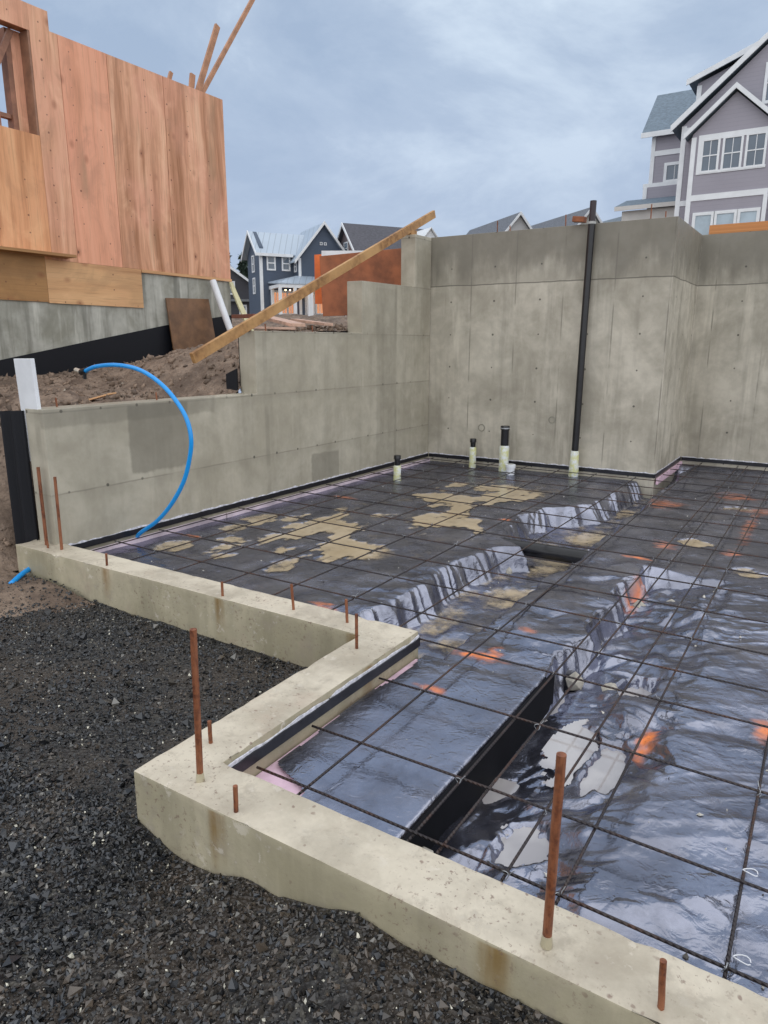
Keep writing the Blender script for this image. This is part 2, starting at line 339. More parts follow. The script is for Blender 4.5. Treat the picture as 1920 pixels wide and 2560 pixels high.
M_plyd = plywood('plywood shadow-toned', 5.5, ((.34, .18, .07), (.42, .22, .08), (.48, .27, .11), (.40, .2, .07)), True)  # darker tones paint in the ledger's shadow on the skirt sheet below it
M_brown = simple('wet brown plywood', (.17, .085, .038), .5, .28, 5)
M_orange = simple('orange form plywood', (.29, .092, .034), .6, .32, 4)
M_bright = simple('bright orange painted board', (.75, .16, .03), .5, .15, 4)
q = Mt('weathered lumber'); n_ = q.noise(q.pos(), 14, 6, .65); n2_ = q.noise(q.pos(), 2.2, 4, .6)
M_lum = q.done(q.mix(q.ss(n2_, .35, .65), q.mix(q.ss(n_, .35, .65), (.22, .105, .035), (.42, .22, .08)), (.52, .30, .12)), .6, q.bump(n_, .4, .004))
M_stud = simple('framing stud lumber', (.42, .21, .115), .6, .22, 6)
M_pale = simple('pale split lumber', (.56, .37, .28), .6, .25, 8)
M_cream = simple('cream foam strip', (.66, .62, .38), .6, .1, 5)
q = M_mud = Mt('muddy water')
n_ = M_mud.noise(M_mud.pos(), 2.2, 4, .6); M_mud.done(M_mud.mix(M_mud.ss(n_, .35, .65), (.50, .385, .235), (.60, .48, .32)), .12, M_mud.bump(M_mud.noise(M_mud.pos(), 25, 3), .06, .004), Specular_IOR_Level=.5)
at_ = q.nd('ShaderNodeAttribute', attribute_name='depth'); sc_ = q.nd('ShaderNodeSeparateColor'); q.t.links.new(at_.outputs['Color'], sc_.inputs[0])
tr_ = q.nd('ShaderNodeBsdfTransparent'); ms_ = q.nd('ShaderNodeMixShader')       # murk thickens with the depth of the water
dn_ = q.ma('ADD', sc_.outputs[0], q.ma('MULTIPLY', q.ma('SUBTRACT', q.noise(q.pos(), 11, 7, .7), .5), 1.7))
q.t.links.new(q.ss(dn_, .1, 1.0, .0, .85), ms_.inputs[0]); q.t.links.new(tr_.outputs[0], ms_.inputs[1]); q.t.links.new(q.b.outputs[0], ms_.inputs[2]); q.t.links.new(ms_.outputs[0], q.out.inputs[0])
M_mud = q.m
q = Mt('still rain water'); n_ = q.noise(q.pos(), 30, 3); n2_ = q.noise(q.pos(), 4.0, 3)
M_rain = q.done(q.mix(q.ss(n2_, .4, .6), (.40, .375, .375), (.50, .47, .46)), .05, q.bump(n_, .04, .004), Specular_IOR_Level=.9, IOR=1.6)  # pale base colour stands in for bright sky reflected in the pools

# black polythene sheet: smooth, wet, with sprayed orange marks stored as a surface attribute
q = Mt('wet black polythene'); p_ = q.pos(); at_ = q.nd('ShaderNodeAttribute', attribute_name='paint'); pa = q.nd('ShaderNodeSeparateColor'); q.t.links.new(at_.outputs['Color'], pa.inputs[0])
n_ = q.noise(p_, 5, 5, .6); nf = q.noise(p_, 55, 4, .6)
base = q.mix(q.ss(n_, .4, .65), (.018, .018, .026), (.04, .04, .054))
dust = q.ss(q.noise(p_, 1.7, 6, .65, .6), .54, .68, 0, .4); base = q.mix(dust, base, (.12, .10, .085))
spk = q.ma('MULTIPLY', q.ss(q.voro(p_, 22), .05, .09, 1, 0), q.ss(q.noise(p_, 4, 2), .52, .6)); base = q.mix(q.ma('MULTIPLY', spk, .5), base, (.10, .07, .05))
base = q.mix(q.ma('MULTIPLY', pa.outputs[0], q.ss(nf, .2, .5, .35, 1.0)), base, (.95, .25, .035))
cr = lambda sc, d: q.ma('ABSOLUTE', q.ma('SUBTRACT', q.noise(p_, sc, 3, .5, d), .5))
nb = q.bump(q.ma('ADD', q.ma('ADD', cr(7, .6), q.ma('MULTIPLY', cr(17, .8), .6)), q.ma('MULTIPLY', nf, .08)), .34, .02)
M_poly = q.done(base, .6, nb, Specular_IOR_Level=.3)
gl_ = q.nd('ShaderNodeBsdfGlossy'); q.put(gl_.inputs['Color'], (.80, .83, 1.0, 1)); q.put(gl_.inputs['Roughness'], q.ma('ADD', q.ss(n_, .35, .65, .13, .28), q.ma('MULTIPLY', pa.outputs[0], .3))); q.t.links.new(nb, gl_.inputs['Normal'])
ms_ = q.nd('ShaderNodeMixShader'); q.put(ms_.inputs[0], q.ma('MULTIPLY', q.ss(q.noise(p_, 2.6, 6, .65, .5), .36, .6, .40, .25), q.ma('SUBTRACT', 1.0, q.ma('MULTIPLY', pa.outputs[0], .75))))
q.t.links.new(q.b.outputs[0], ms_.inputs[1]); q.t.links.new(gl_.outputs[0], ms_.inputs[2]); q.t.links.new(ms_.outputs[0], q.out.inputs[0])

# ground
q = Mt('crushed rock'); at_ = q.nd('ShaderNodeAttribute', attribute_name='tone'); M_stone = q.done(at_.outputs['Color'], .3, Specular_IOR_Level=.7)
q = Mt('gravel bed'); p_ = q.pos(); v_ = q.voro(p_, 75, 'Color'); vd_ = q.voro(p_, 75); sc_ = q.nd('ShaderNodeSeparateColor'); q.t.links.new(v_, sc_.inputs[0])
c_ = q.ramp(sc_.outputs[0], [(.0, (.006, .007, .009)), (.45, (.02, .022, .024)), (.75, (.045, .045, .045)), (.97, (.09, .085, .07))])
br_ = q.ss(q.noise(p_, 2.0, 5, .6), .42, .6, .25, .9); c_ = q.mix(br_, c_, (.06, .047, .036))
M_gbed = q.done(c_, .5, q.bump(vd_, .9, .02))
q = Mt('brown dirt'); p_ = q.pos(); n_ = q.noise(p_, 3.2, 8, .65); nf = q.noise(p_, 28, 6, .65); ch = q.ss(q.noise(p_, 60, 3, .6), .66, .72, 0, .5)
c_ = q.mix(q.ss(n_, .35, .65), (.12, .082, .058), (.28, .205, .15)); c_ = q.mix(q.ss(nf, .45, .68, 0, .6), c_, (.085, .06, .045)); c_ = q.mix(ch, c_, (.42, .35, .28))
M_dirt = q.done(c_, .75, q.bump(q.ma('ADD', n_, nf), .8, .03))
M_far = simple('wet bare earth', (.19, .145, .105), .9, .35, .6)

# ------------------------------------------------------------------ ground
kind(gridmesh('ground', np.concatenate([np.linspace(-400, -60, 18)[:-1], np.linspace(-60, 40, 51), np.linspace(40, 400, 18)[1:]]),
    np.concatenate([np.linspace(13.7, 90, 61), np.linspace(90, 600, 18)[1:]]),
    lambda X, Y: np.interp(Y, [13.7, 14.2, 30, 58, 90, 600], [2.0, 2.1, 2.7, 3.85, 5.2, 7])+.10*fbm(X*.3, Y*.3, 3, 4), M_far), 'structure')
kind(ob('subgrade', MB().add([(-60, -60, -.9), (60, -60, -.9), (60, 10.7, -.9), (-60, 10.7, -.9)], [(0, 1, 2, 3)]), M_gbed), 'structure')

GX = [-5.0, -1.92, -1.9, -1.71, -1.54, -1.39, -1.25, -1.11, -.97, -.82, -.38, .2, 3]
GZ = [-.235, -.19, -.20, -.26, -.262, -.205, -.21, -.165, -.118, -.14, -.125, -.13, -.15]
def gravel_z(X, Y):
    near = np.interp(X, GX, GZ); far = np.full_like(X, -.27)
    t = sstep(Y, 1.35, 2.3); t = np.where(X < -1.9, t*sstep(-X, 1.9, 2.3), t*0)
    out = np.where(Y < 1.3, sstep(1.3-Y, 0, .5), 0)
    z = near*(1-t)+far*t
    z = z*(1-out)+out*(-.22)+.012*fbm(X*3, Y*3, 4, 11)+.006*fbm(X*14, Y*14, 3, 12)
    return z+sstep(-X, 4.2, 4.9)*.02
kind(gridmesh('gravel_bed', np.arange(-6.2, 3.2, .025), np.arange(-3, 2.80, .025), gravel_z, M_gbed, keep=lambda X, Y, Z: (Y < 1.40) | (X < -1.88)), 'structure')

def bank_z(X, Y):
    a = np.interp(Y, [-4, 1.2, 2.1, 2.5, 2.85, 3.2, 3.6, 5.0, 5.55, 6, 7, 8.6, 10, 14, 20], [-.6, -.5, -.34, -.1, .35, .72, .88, .93, 1.33, 1.56, 1.63, 1.70, 1.80, 2.13, 2.5])
    b = np.interp(Y, [-4, 1, 2, 3, 4, 5, 6.4, 7.8, 9.2, 12, 14, 20], [-.4, -.2, .1, .6, .95, 1.0, 1.07, 1.2, 1.4, 1.85, 2.13, 2.5])
    t = sstep(-X, 5.3, 8.6)
    z = a*(1-t)+b*t
    am = .35+.65*sstep(-X, 5.0, 5.5)
    lat = sstep(-X, 5.04, 5.55); lat = lat+(1-lat)*sstep(Y, 2.93, 3.03); z = -.27+(z+.27)*np.where(z > -.27, lat, 1)
    return z+am*(.07*fbm(X*1.6, Y*1.6, 4, 21)+.055*(ridge(X*3.5, Y*3.5, 3, 22)-.5)+.03*fbm(X*9, Y*9, 3, 25))
kind(gridmesh('dirt_bank', np.arange(-14, -4.9, .035), np.arange(-4, 14.2, .035), bank_z, M_dirt, keep=lambda X, Y, Z: (X < -4.9)), 'structure')
kind(gridmesh('backfill', np.arange(-5.2, 12, .12), np.arange(8.6, 14.3, .12), lambda X, Y: 2.1+.06*fbm(X*2, Y*2, 3, 28), M_dirt, keep=lambda X, Y, Z: ((Y > 8.75) & (X < -1.8)) | (Y > 10.35)), 'structure')
# muddy toe of the bank spilling round the end of the curb
def mud_z(X, Y):
    d = (-X-4.2)+(Y-2.25)*.7+.28*fbm(X*2.2, Y*2.2, 4, 34)
    return -.29+.085*sstep(d, -.1, .6)+.16*sstep(-X, 4.95, 5.5)*sstep(Y, 1.9, 2.8)+.022*fbm(X*5, Y*5, 4, 31)+.015*ridge(X*12, Y*12, 2, 33)
kind(gridmesh('mud', np.arange(-5.8, -4.0, .02), np.arange(1.2, 3.0, .02), mud_z, M_dirt, keep=lambda X, Y, Z: (Y < 2.76) | (X < -5.01)), 'structure')

def scatter(name, pts, size, tones, mat, flat=.8, seed=1, smooth=False):
    g = np.random.default_rng(seed); n = len(pts)
    o = np.array([[1,0,0],[-1,0,0],[0,1,0],[0,-1,0],[0,0,1],[0,0,-1]], float)
    v = o[None]*(1+g.uniform(-.42, .42, (n, 6, 1)))+g.uniform(-.35, .35, (n, 6, 3))
    v[:, :, 2] *= flat*g.uniform(.6, 1.1, (n, 1)); v[:, :, 0] *= g.uniform(.7, 1.35, (n, 1))
    ax = g.normal(size=(n, 4)); ax /= np.linalg.norm(ax, axis=1, keepdims=True); w, x, y, z = ax.T
    Rm = np.stack([np.stack([1-2*(y*y+z*z), 2*(x*y-z*w), 2*(x*z+y*w)], -1), np.stack([2*(x*y+z*w), 1-2*(x*x+z*z), 2*(y*z-x*w)], -1), np.stack([2*(x*z-y*w), 2*(y*z+x*w), 1-2*(x*x+y*y)], -1)], 1)
    v = np.einsum('nij,nkj->nki', Rm, v)*size[:, None, None]+pts[:, None, :]
    f = np.array([[0,2,4],[2,1,4],[1,3,4],[3,0,4],[2,0,5],[1,2,5],[3,1,5],[0,3,5]])
    F = (f[None]+6*np.arange(n)[:, None, None]).reshape(-1, 3)
    return npmesh(name, v.reshape(-1, 3), F, mat, smooth, None, {'tone': np.repeat(tones, 6, 0)})
g = np.random.default_rng(5)
def stones(n, x0, x1, y0, y1, smin, smax, lift, seed):
    g = np.random.default_rng(seed)
    x = g.uniform(x0, x1, n); y = g.uniform(y0, y1, n)
    ok = (y < 1.365) | ((x < -1.91) & (y < 2.77)); ok &= ~((mud_z(x, y) > gravel_z(x, y)+.012) & (g.uniform(size=n) < .72))
    x, y = x[ok], y[ok]; n = len(x)
    s = smin+(smax-smin)*g.uniform(size=n)**3.0
    z = np.maximum(gravel_z(x, y), np.where(x < -4.0, mud_z(x, y), -1))+s*lift
    k = g.uniform(size=n); v = .0035+.042*g.uniform(size=n)**2.2
    t = np.stack([v*.9, v*1.0, v*1.16], -1)
    br = sstep(fbm(x*1.7, y*1.7, 4, 77), -.02, .3)*.7; kp = g.uniform(size=n) > br*.55; x, y, z, s, k, v, t, br = x[kp], y[kp], z[kp], s[kp], k[kp], v[kp], t[kp], br[kp]; n = len(x)
    bm = g.uniform(size=n) < br; t[bm] = (np.stack([v*2.2, v*1.65, v*1.15], -1)+.016)[bm]
    m = k > .93; t[m] = g.uniform(.08, .2, (m.sum(), 1))*np.array([1, .95, .85])
    m = k > .978; t[m] = g.uniform(.4, .85, (m.sum(), 1))*np.array([1, .95, .78]); s[m] *= .62
    return np.stack([x, y, z], -1), s, t
A = [stones(62000, -2.9, .1, .35, 1.37, .0025, .0125, .25, 1), stones(34000, -4.9, -1.9, 1.2, 2.77, .003, .0115, .25, 2), stones(6000, -.2, 2.5, .2, 1.37, .004, .013, .25, 3), stones(900, -4.2, .1, .4, 2.7, .012, .026, .35, 4)]
so = scatter('gravel', np.concatenate([a[0] for a in A]), np.concatenate([a[1] for a in A]), np.concatenate([a[2] for a in A]), M_stone)
kind(tag(so, 'dark wet crushed rock with pale chips in front of the curb', 'gravel'), 'stuff')
def clods(n, seed):
    g = np.random.default_rng(seed); x = g.uniform(-9, -4.97, n); y = g.uniform(2.0, 10, n); s = .006+.045*g.uniform(size=n)**4.5
    v = g.uniform(.5, 1.5, n)[:, None]; t = np.array([[.19, .135, .098]])*v; m = g.uniform(size=n) > .97; t[m] = (.38, .33, .27); s[m] *= .6
    return np.stack([x, y, bank_z(x, y)+s*.2], -1), s, t
a = clods(9000, 8); q = Mt('dirt clod'); at_ = q.nd('ShaderNodeAttribute', attribute_name='tone'); n_ = q.noise(q.pos(), 40, 4)
M_clod = q.done(at_.outputs['Color'], .8, q.bump(n_, .6, .01))
kind(tag(scatter('dirt_clods', *a, M_clod, .6, 9, True), 'loose brown clods and stones lying on the dirt bank', 'dirt'), 'stuff')

# ------------------------------------------------------------------ concrete
def subdiv_jitter(me, amp, cuts=0):
    pass
curb = thing('foundation_curb', 'low zigzag concrete curb with tan top edging the black sheeting', 'concrete curb')
cme = MB().prism([(-1.905, 1.373), (3.2, 1.373), (3.2, 1.58), (-1.678, 1.58), (-1.678, 2.985), (-5.0, 2.985), (-5.0, 2.776), (-1.905, 2.776)], -.75, 0).mesh('curb_body', False, .006, 2)
bm = bmesh.new(); bm.from_mesh(cme)
def cut(co, no): bmesh.ops.bisect_plane(bm, geom=bm.verts[:]+bm.edges[:]+bm.faces[:], dist=1e-5, plane_co=co, plane_no=no)
for x_ in np.arange(-4.97, 3.1, .045): cut((x_+rnd.uniform(-.012, .012), 0, 0), (1, 0, 0))
for y_ in np.arange(1.39, 2.98, .045): cut((0, y_+rnd.uniform(-.012, .012), 0), (0, 1, 0))
for z_ in (-.03, -.1, -.2): cut((0, 0, z_), (0, 0, 1))
vc = np.array([v.co[:] for v in bm.verts]); d1 = fbm(vc[:, 0]*9+vc[:, 1]*7, vc[:, 2]*9+vc[:, 1]*4, 3, 201); d2 = fbm(vc[:, 0]*31, vc[:, 1]*31+vc[:, 2]*30, 2, 203)
ch_ = np.clip(fbm(vc[:, 0]*13, vc[:, 1]*13, 2, 205)-.28, 0, 1)*(np.abs(vc[:, 2]+.003) < .0045)
bm.normal_update()
for v, a, b, c_ in zip(bm.verts, d1, d2, ch_): v.co += v.normal*(a*.0022+b*.0012-c_*.03)
bm.to_mesh(cme); bm.free(); cme.polygons.foreach_set('use_smooth', [True]*len(cme.polygons)); cme.set_sharp_from_angle(angle=R(32))
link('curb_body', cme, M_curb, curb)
def strip(parent, x0, x1, y0, y1, nx, ny, black='edge_foam'):      # black foam edge strip with a torn white lip, running along a wall; (nx, ny) = offset direction
    t = .012
    b = MB(); l = MB()
    L = math.hypot(x1-x0, y1-y0); n = max(2, int(L/.05)); ux, uy = (x1-x0)/L, (y1-y0)/L
    for mb, za, zb, th, jz in ((b, -.080, -.035, t, .006), (l, -.036, -.022, t*.45, .012)):
        P = []
        for i in range(n+1):
            a = L*i/n; o = .0015
            j = jz*(rnd.random()-.5)
            zt = zb+(j if jz < .01 else (j-.008*(rnd.random() < .3)))
            for off, z in ((o, za), (o, zt), (o+th, zt), (o+th, za)): P.append((x0+ux*a+nx*off, y0+uy*a+ny*off, z))
        mb.add(P, [(4*i+k, 4*i+(k+1) % 4, 4*i+4+(k+1) % 4, 4*i+4+k) for i in range(n) for k in range(4)]+[(0, 1, 2, 3), (4*n+3, 4*n+2, 4*n+1, 4*n)])
    ob(black, b, M_black, parent); ob('white_lip', l, M_lip, parent)
strip(curb, -1.678, -1.678, 1.585, 2.98, 1, 0)

sw = thing('stepped_wall', 'grey concrete side wall stepping up towards the back corner', 'concrete wall')
ob('wall_body', MB().prism([(2.94, -.6), (8.627, -.6), (8.627, 2.812), (8.20, 2.805), (8.20, 2.168), (6.99, 2.158), (6.99, 1.577), (5.17, 1.572), (5.17, .98), (2.94, .992)], -4.95, -4.74, 'x'), M_side, sw, bevel=.006)
strip(sw, -4.74, -4.74, 3.0, 8.61, 1, 0)
bw = thing('back_wall', 'tall grey concrete back wall with a jog and tie holes', 'concrete wall')
ob('wall_body', MB().prism([(-4.95, 8.63), (-1.69, 8.63), (-1.69, 10.223), (3.4, 10.223), (3.4, 10.43), (-1.895, 10.43), (-1.895, 8.835), (-4.95, 8.835)], -.6, 2.815), M_rear, bw, bevel=.006)
strip(bw, -4.72, -1.69, 8.63, 8.63, 0, -1); strip(bw, -1.69, -1.69, 8.62, 10.21, 1, 0); strip(bw, -1.67, 3.2, 10.223, 10.223, 0, -1)
# round dimples left by the forms
for cx, cz, r in ((-2.975, .53, .045), (-3.935, .37, .05)):
    ring = MB(); n = 20; P = []
    for k in range(n):
        a = 2*math.pi*k/n
        for rr, yy in ((r, 8.6285), (r, 8.624), (r-.012, 8.624), (r-.012, 8.6285)): P.append((cx+rr*math.cos(a), yy, cz+rr*math.sin(a)))
    ring.add(P, [(4*i+k, 4*i+(k+1) % 4, (4*((i+1) % n))+(k+1) % 4, (4*((i+1) % n))+k) for i in range(n) for k in range(4)])
    ob('form_ring', ring, simple('ring mark', (.26, .25, .2), .6), bw)
tag(ob('form_board', MB().box(-1.62, 3.2, 10.235, 10.275, 2.818, 2.925), plywood('orange form board', 2.2, ((.50, .20, .06), (.6, .25, .08), (.66, .3, .1), (.6, .24, .08)), True)), 'orange timber form board lying along the back wall top on the right', 'board')

# ------------------------------------------------------------------ black polythene sheet
def xlB(y): return np.interp(y, [2.9, 3.7, 4.6, 5.05, 5.2, 5.45, 6.0, 6.6, 7.0, 7.5, 8.6, 10.3], [-2.2, -2.22, -2.27, -2.22, -2.06, -2.28, -2.36, -2.36, -2.02, -1.95, -1.93, -1.9])
def xrB(y): return np.interp(y, [2.9, 5.3, 7, 8.4, 10.3], [-1.52, -1.47, -1.46, -1.5, -1.5])
POCK = [(-.76, 2.72, .075, .20), (-.59, 2.62, .07, .22), (-.70, 2.02, .09, .12), (-.64, 3.35, .09, .12)]
def sheet(X, Y):
    wx = X+.10*fbm(X*2.1, Y*2.1, 3, 41); wy = Y+.10*fbm(X*2.1+9, Y*2.1+4, 3, 43)
    far_left = sstep(-X, 2.25, 2.6)*sstep(Y, 3.0, 3.6)
    slab_a = sstep(-X, .98, 1.06)*sstep(3.25-Y, 0, .3)*1.0
    mound = sstep(X, -.62, -.3)
    amp = .62+.18*mound-.40*far_left-.36*slab_a
    amp = amp*np.interp(Y, [1.5, 5, 8, 10], [1, 1, .7, .5])
    creaseA = ridge(wx*1.7+wy*1.1, wy*3.0-wx*.9, 2, 50, 1.6)
    creaseB = ridge(wx*4.2+wy*2.6, wy*5.4-wx*2.2, 2, 55, 1.2)
    creaseC = ridge(wx*7.7-wy*5.1, wy*6.6+wx*4.0, 2, 58, 1.15)
    creaseD = ridge(wx*17+wy*7, wy*14-wx*9, 2, 59, 1.1)
    gate = .45+.9*sstep(fbm(X*1.3, Y*1.3, 3, 61), -.25, .35)
    sa = wx*.84+wy*.54; sb = -wx*.54+wy*.84
    lw = .22*fbm(X*1.1, Y*1.1, 2, 101)
    foldA = ridge(sa*.9+lw, (sb+lw)*5.5, 2, 103, 3.2); foldB = ridge(sa*2.3-lw, (sb-1.4*lw)*12, 2, 105, 3.0)
    F1 = facet(sa*1.5, sb*3.3, 131, .15); F2 = facet(sa*3.6, sb*7.0, 133, -.35); F3 = facet(X*10, Y*13, 135, .9); F4 = facet(X*22, Y*27, 137, 2.1)
    patch = sstep(fbm(X*.9+3, Y*.9, 2, 107), -.1, .45)
    z = -.128+amp*(.010*F1+gate*(.0105*F2+.0052*F3+.0015*F4)+.006*(creaseB-.55)*gate+patch*(.012*(foldA-.3)+.007*(foldB-.3)))+.008*fbm(X*.9, Y*.9, 2, 63)
    # long wavy folds running across the right-hand fill
    dr = wx*.35+wy*.95
    z += mound*.003*(np.abs(np.sin(dr*8.0+3.6*fbm(X*1.3, Y*1.3, 3, 66)))**.7-.6)*sstep(Y, 1.8, 2.6)*sstep(fbm(X*.8, Y*.8, 2, 67), -.3, .3)
    # folds draping down into the trenches
    ed = .075*fbm(Y*3.1, X*1.2, 3, 71)+.05*(ridge(Y*6.3+wx*3+3.0*fbm(X*1.5, Y*1.5, 2, 74), X*.8, 2, 73, 1.3)-.5)
    smoothA = 1-sstep(Y, 2.95, 3.25)
    def well(x, y, xl, xr, wl, wr, y0, y1, wy):
        a = np.clip((x-xl)/wl, 0, 1); b = np.clip((xr-x)/wr, 0, 1); c = np.clip((y-y0)/.05, 0, 1); d = np.clip((y1-y)/wy, 0, 1)
        t = np.minimum(a, np.minimum(c, d)); t = t*t*(3-2*t); return np.minimum(t, b if np.ndim(wr) else b*b*(3-2*b))
    jl = ed*(1-smoothA)*1.3; jr = ed
    tA = well(X, Y, -1.03+jl, -.42+1.3*jr, .022*smoothA+.10*(1-smoothA), .60+.18*fbm(X*0, Y*1.1, 2, 75), 1.55, 5.12+.9*ed, .22)
    slope = np.clip(tA*6, 0, 1)*np.clip((1-tA)*5, 0, 1)*(X > -.95)
    # the trench closes to a smooth black face up to y=3
    tB = well(X, Y, xlB(Y)+1.2*ed, xrB(Y)+ed, .13, .15, 2.99, 10.0, .2)
    # right end bay by the jog
    tC = well(X, Y, -1.62+ed, -1.0+ed, .12, .2, 7.9, 9.0, .25)
    # pipe bridge: earth left under the crossing pipe on the right bank
    dep = np.maximum(np.maximum(tA*.175, tB*.20), tC*.07)
    rim = np.exp(-((X+.98)/.22)**2)*sstep(Y, 3.2, 3.6)*(1-sstep(Y, 4.9, 5.3))+np.exp(-((X+1.25)/.3)**2)*sstep(Y, 3.3, 3.8)*(1-sstep(Y, 5.2, 5.8))
    z += .030*rim*(1-np.clip(dep*6, 0, 1))
    fl = np.clip(dep*8, 0, 1)*(1-np.clip(np.abs(dep-.09)*8-.2, 0, 1))
    z += fl*.045*(.5+sstep(fbm(X*1.1, Y*1.4, 2, 83), -.4, .4))*(ridge(Y*6.2+wx*3.5+3.2*fbm(X*1.4, Y*1.4, 2, 82), X*1.1+wy*.3, 2, 81, 1.25)-.5)*(1-smoothA*(X < -.8))
    z = z-dep+np.clip(dep*4, 0, 1)*(.022*fbm(X*5, Y*3.5, 3, 85)+.022*(ridge(X*5, Y*2.5, 2, 86)-.5))*(1-.6*smoothA*(X < -.8))
    z += slope*(.026*facet(wx*4, wy*3.2, 111, .5)+.017*facet(X*9, Y*7, 113, 1.4)+.022*(ridge(wx*3.1+wy*1.2, wy*2.2-wx*1.5, 2, 111, 1.2)-.5))
    hump = np.exp(-((X+1.24)/.24)**2)*sstep(Y, 3.15, 3.7)*(1-sstep(Y, 5.0, 5.5))*(1-np.clip(dep*5, 0, 1))
    z += hump*(.036*facet(wx*3.5, wy*2.8, 115, .3)+.016*facet(X*8, Y*6.5, 117, 1.1)+.042*(ridge(wx*2.4+wy*1.5, wy*2.6-wx*2, 2, 115, 1.1)-.5))
    for cx_, cy_, sx_, sy_ in POCK:
        e_ = ((X-cx_)/sx_)**2+((Y-cy_)/sy_)**2+.45*fbm(X*9, Y*9, 3, 119)+.55*fbm(X*26+3, Y*19, 3, 121)
        m_ = 1-sstep(e_, .7, 1.5); z = np.minimum(z, z*(1-m_)+(-.262)*m_)
    # sags that hold muddy water on the flat
    pm = pud(X, Y); z -= .018*pm
    z -= .006*far_left
    # cannot rise through the bars
    z = np.where(z > -.105, -.105+.022*np.tanh((z+.105)/.022), z)
    # tucked up to the edges
    return z
def pud(X, Y):
    n = 1.3*fbm(X*3.5+.3, Y*2.5+.8, 4, 91, .58)
    w = np.exp(-(((X+3.7)/.75)**2+((Y-4.5)/.95)**2)**1.6)*.46+np.exp(-(((X+3.3)/.75)**2+((Y-6.75)/.75)**2)**1.6)*.42+np.exp(-(((X+2.8)/.35)**2+((Y-5.55)/.4)**2))*.4+np.exp(-(((X+4.4)/.3)**2+((Y-3.72)/.14)**2))*.5+np.exp(-(((X+3.6)/.3)**2+((Y-3.83)/.13)**2))*.45
    n = n+.22*fbm(X*5.5, Y*4, 3, 93); w = w+sum(np.exp(-(((X-a)/c)**2+((Y-b)/d)**2))*.55 for a, b, c, d in ((-.76, 6.08, .16, .11), (-.75, 7.62, .18, .09), (-.30, 5.45, .2, .09), (-.15, 6.6, .15, .1))); return sstep(n+w, .30, .62)*sstep(w, .03, .15)
xs = np.concatenate([np.arange(-4.722, -1.7, .0125), np.arange(-1.6995, .35, .0085), np.arange(.36, 1.4, .02)]); ys = np.concatenate([np.arange(1.585, 4.2, .0085), np.arange(4.2, 10.21, .0135)])
X, Y = np.meshgrid(xs, ys); Z = sheet(X, Y)
paint = np.zeros_like(X)
for (px, py, sx, sy, k) in [(-1.402, 3.12, .11, .06, 1), (-1.34, 3.16, .05, .10, .9), (-.962, 4.66, .05, .16, 1), (-2.449, 5.943, .06, .05, .8), (-1.007, 5.857, .10, .10, .6), (-.524, 5.909, .07, .1, .7), (-1.10, 5.31, .09, .03, .9), (-1.272, 3.52, .05, .04, .7), (-1.441, 2.67, .085, .03, .8), (-.49, 2.86, .035, .12, 1), (-.849, 2.672, .03, .03, .9), (-.068, 3.14, .05, .1, .9), (-4.454, 3.98, .09, .03, .8), (-2.497, 3.27, .10, .05, .9), (-4.299, 5.941, .13, .06, .5), (-.75, 8.2, .2, .2, .35), (-.4, 7.6, .3, .15, .3), (-1.35, 7.4, .2, .2, .35), (-.5, 6.9, .05, .7, .3), (-2.9, 3.09, .06, .03, .7)]:
    d = ((X-px)/sx)**2+((Y-py)/sy)**2
    paint = np.maximum(paint, k*np.clip(np.exp(-d)*1.15+1.0*np.exp(-d*.3)*fbm(X*13+Y*9, Y*22-X*6, 3, 95)-.28, 0, 1))
edge = .018*fbm(Y*3.1, Y*0+2, 3, 97)
keep = (X < -1.69) & (Y > 8.60); keep = ~keep & ~((X < -1.66) & (Y < 3.0)) & ((Y > 8.6) | (Y > 3.0) | (X > -1.655+edge+.22*sstep(1.835-Y, 0, .11)+.03*sstep(np.abs(Y-2.7), .25, 0)))
keep &= ~((X < -4.668+edge*.6) & (Y < 8.6))
po = gridmesh('polythene_sheet', xs, ys, Z, M_poly, keep=keep, cols={'paint': np.repeat(paint[..., None], 3, -1)})
tag(po, 'wrinkled wet black plastic sheeting spread over the slab area and its trenches', 'plastic sheet')
# pooled water
wm = ((X < -2.42) & (pud(X, Y) > .02)) | ((X < -.3) & (X > -.98) & (Y > 5.4) & (Y < 8) & False)
Zw = np.full_like(X, -.1355)
def dil(m):
    k = m.copy(); k[1:] |= m[:-1]; k[:-1] |= m[1:]; k[:, 1:] |= m[:, :-1]; k[:, :-1] |= m[:, 1:]; return k
dep = lambda z0, full: {'depth': np.repeat(np.clip((z0-Z)/full, 0, 1)[..., None], 3, -1)}
kind(gridmesh('muddy_water', xs, ys, Zw, M_mud, keep=dil((Z < -.1355) & ((X < -2.42) | ((X > -1.2) & (Y > 5.3) & (pud(X, Y) > .05)))), cols=dep(-.1355, .017)), 'structure')
kind(gridmesh('trench_water', xs, ys, np.full_like(X, -.322), M_mud, keep=dil((Z < -.322) & (X < -1.3) & (X > -2.5)), cols=dep(-.322, .03)), 'structure')
kind(gridmesh('puddle_water', xs, ys, np.full_like(X, -.303), M_rain, keep=dil((Z < -.303) & (X > -1.2) & (Y < 6))), 'structure')
pk_ = np.zeros(X.shape, bool)
for cx_, cy_, sx_, sy_ in POCK: pk_ |= ((X-cx_)/sx_)**2+((Y-cy_)/sy_)**2 < 2.2
kind(gridmesh('pocket_water', xs, ys, np.full_like(X, -.245), M_rain, keep=dil((Z < -.245) & (Z > -.275) & pk_)), 'structure')
kind(ob('slab_base', MB().add([(-4.74, 1.58, -.55), (3.2, 1.58, -.55), (3.2, 10.22, -.55), (-4.74, 10.22, -.55)], [(0, 1, 2, 3)]), M_gbed), 'structure')
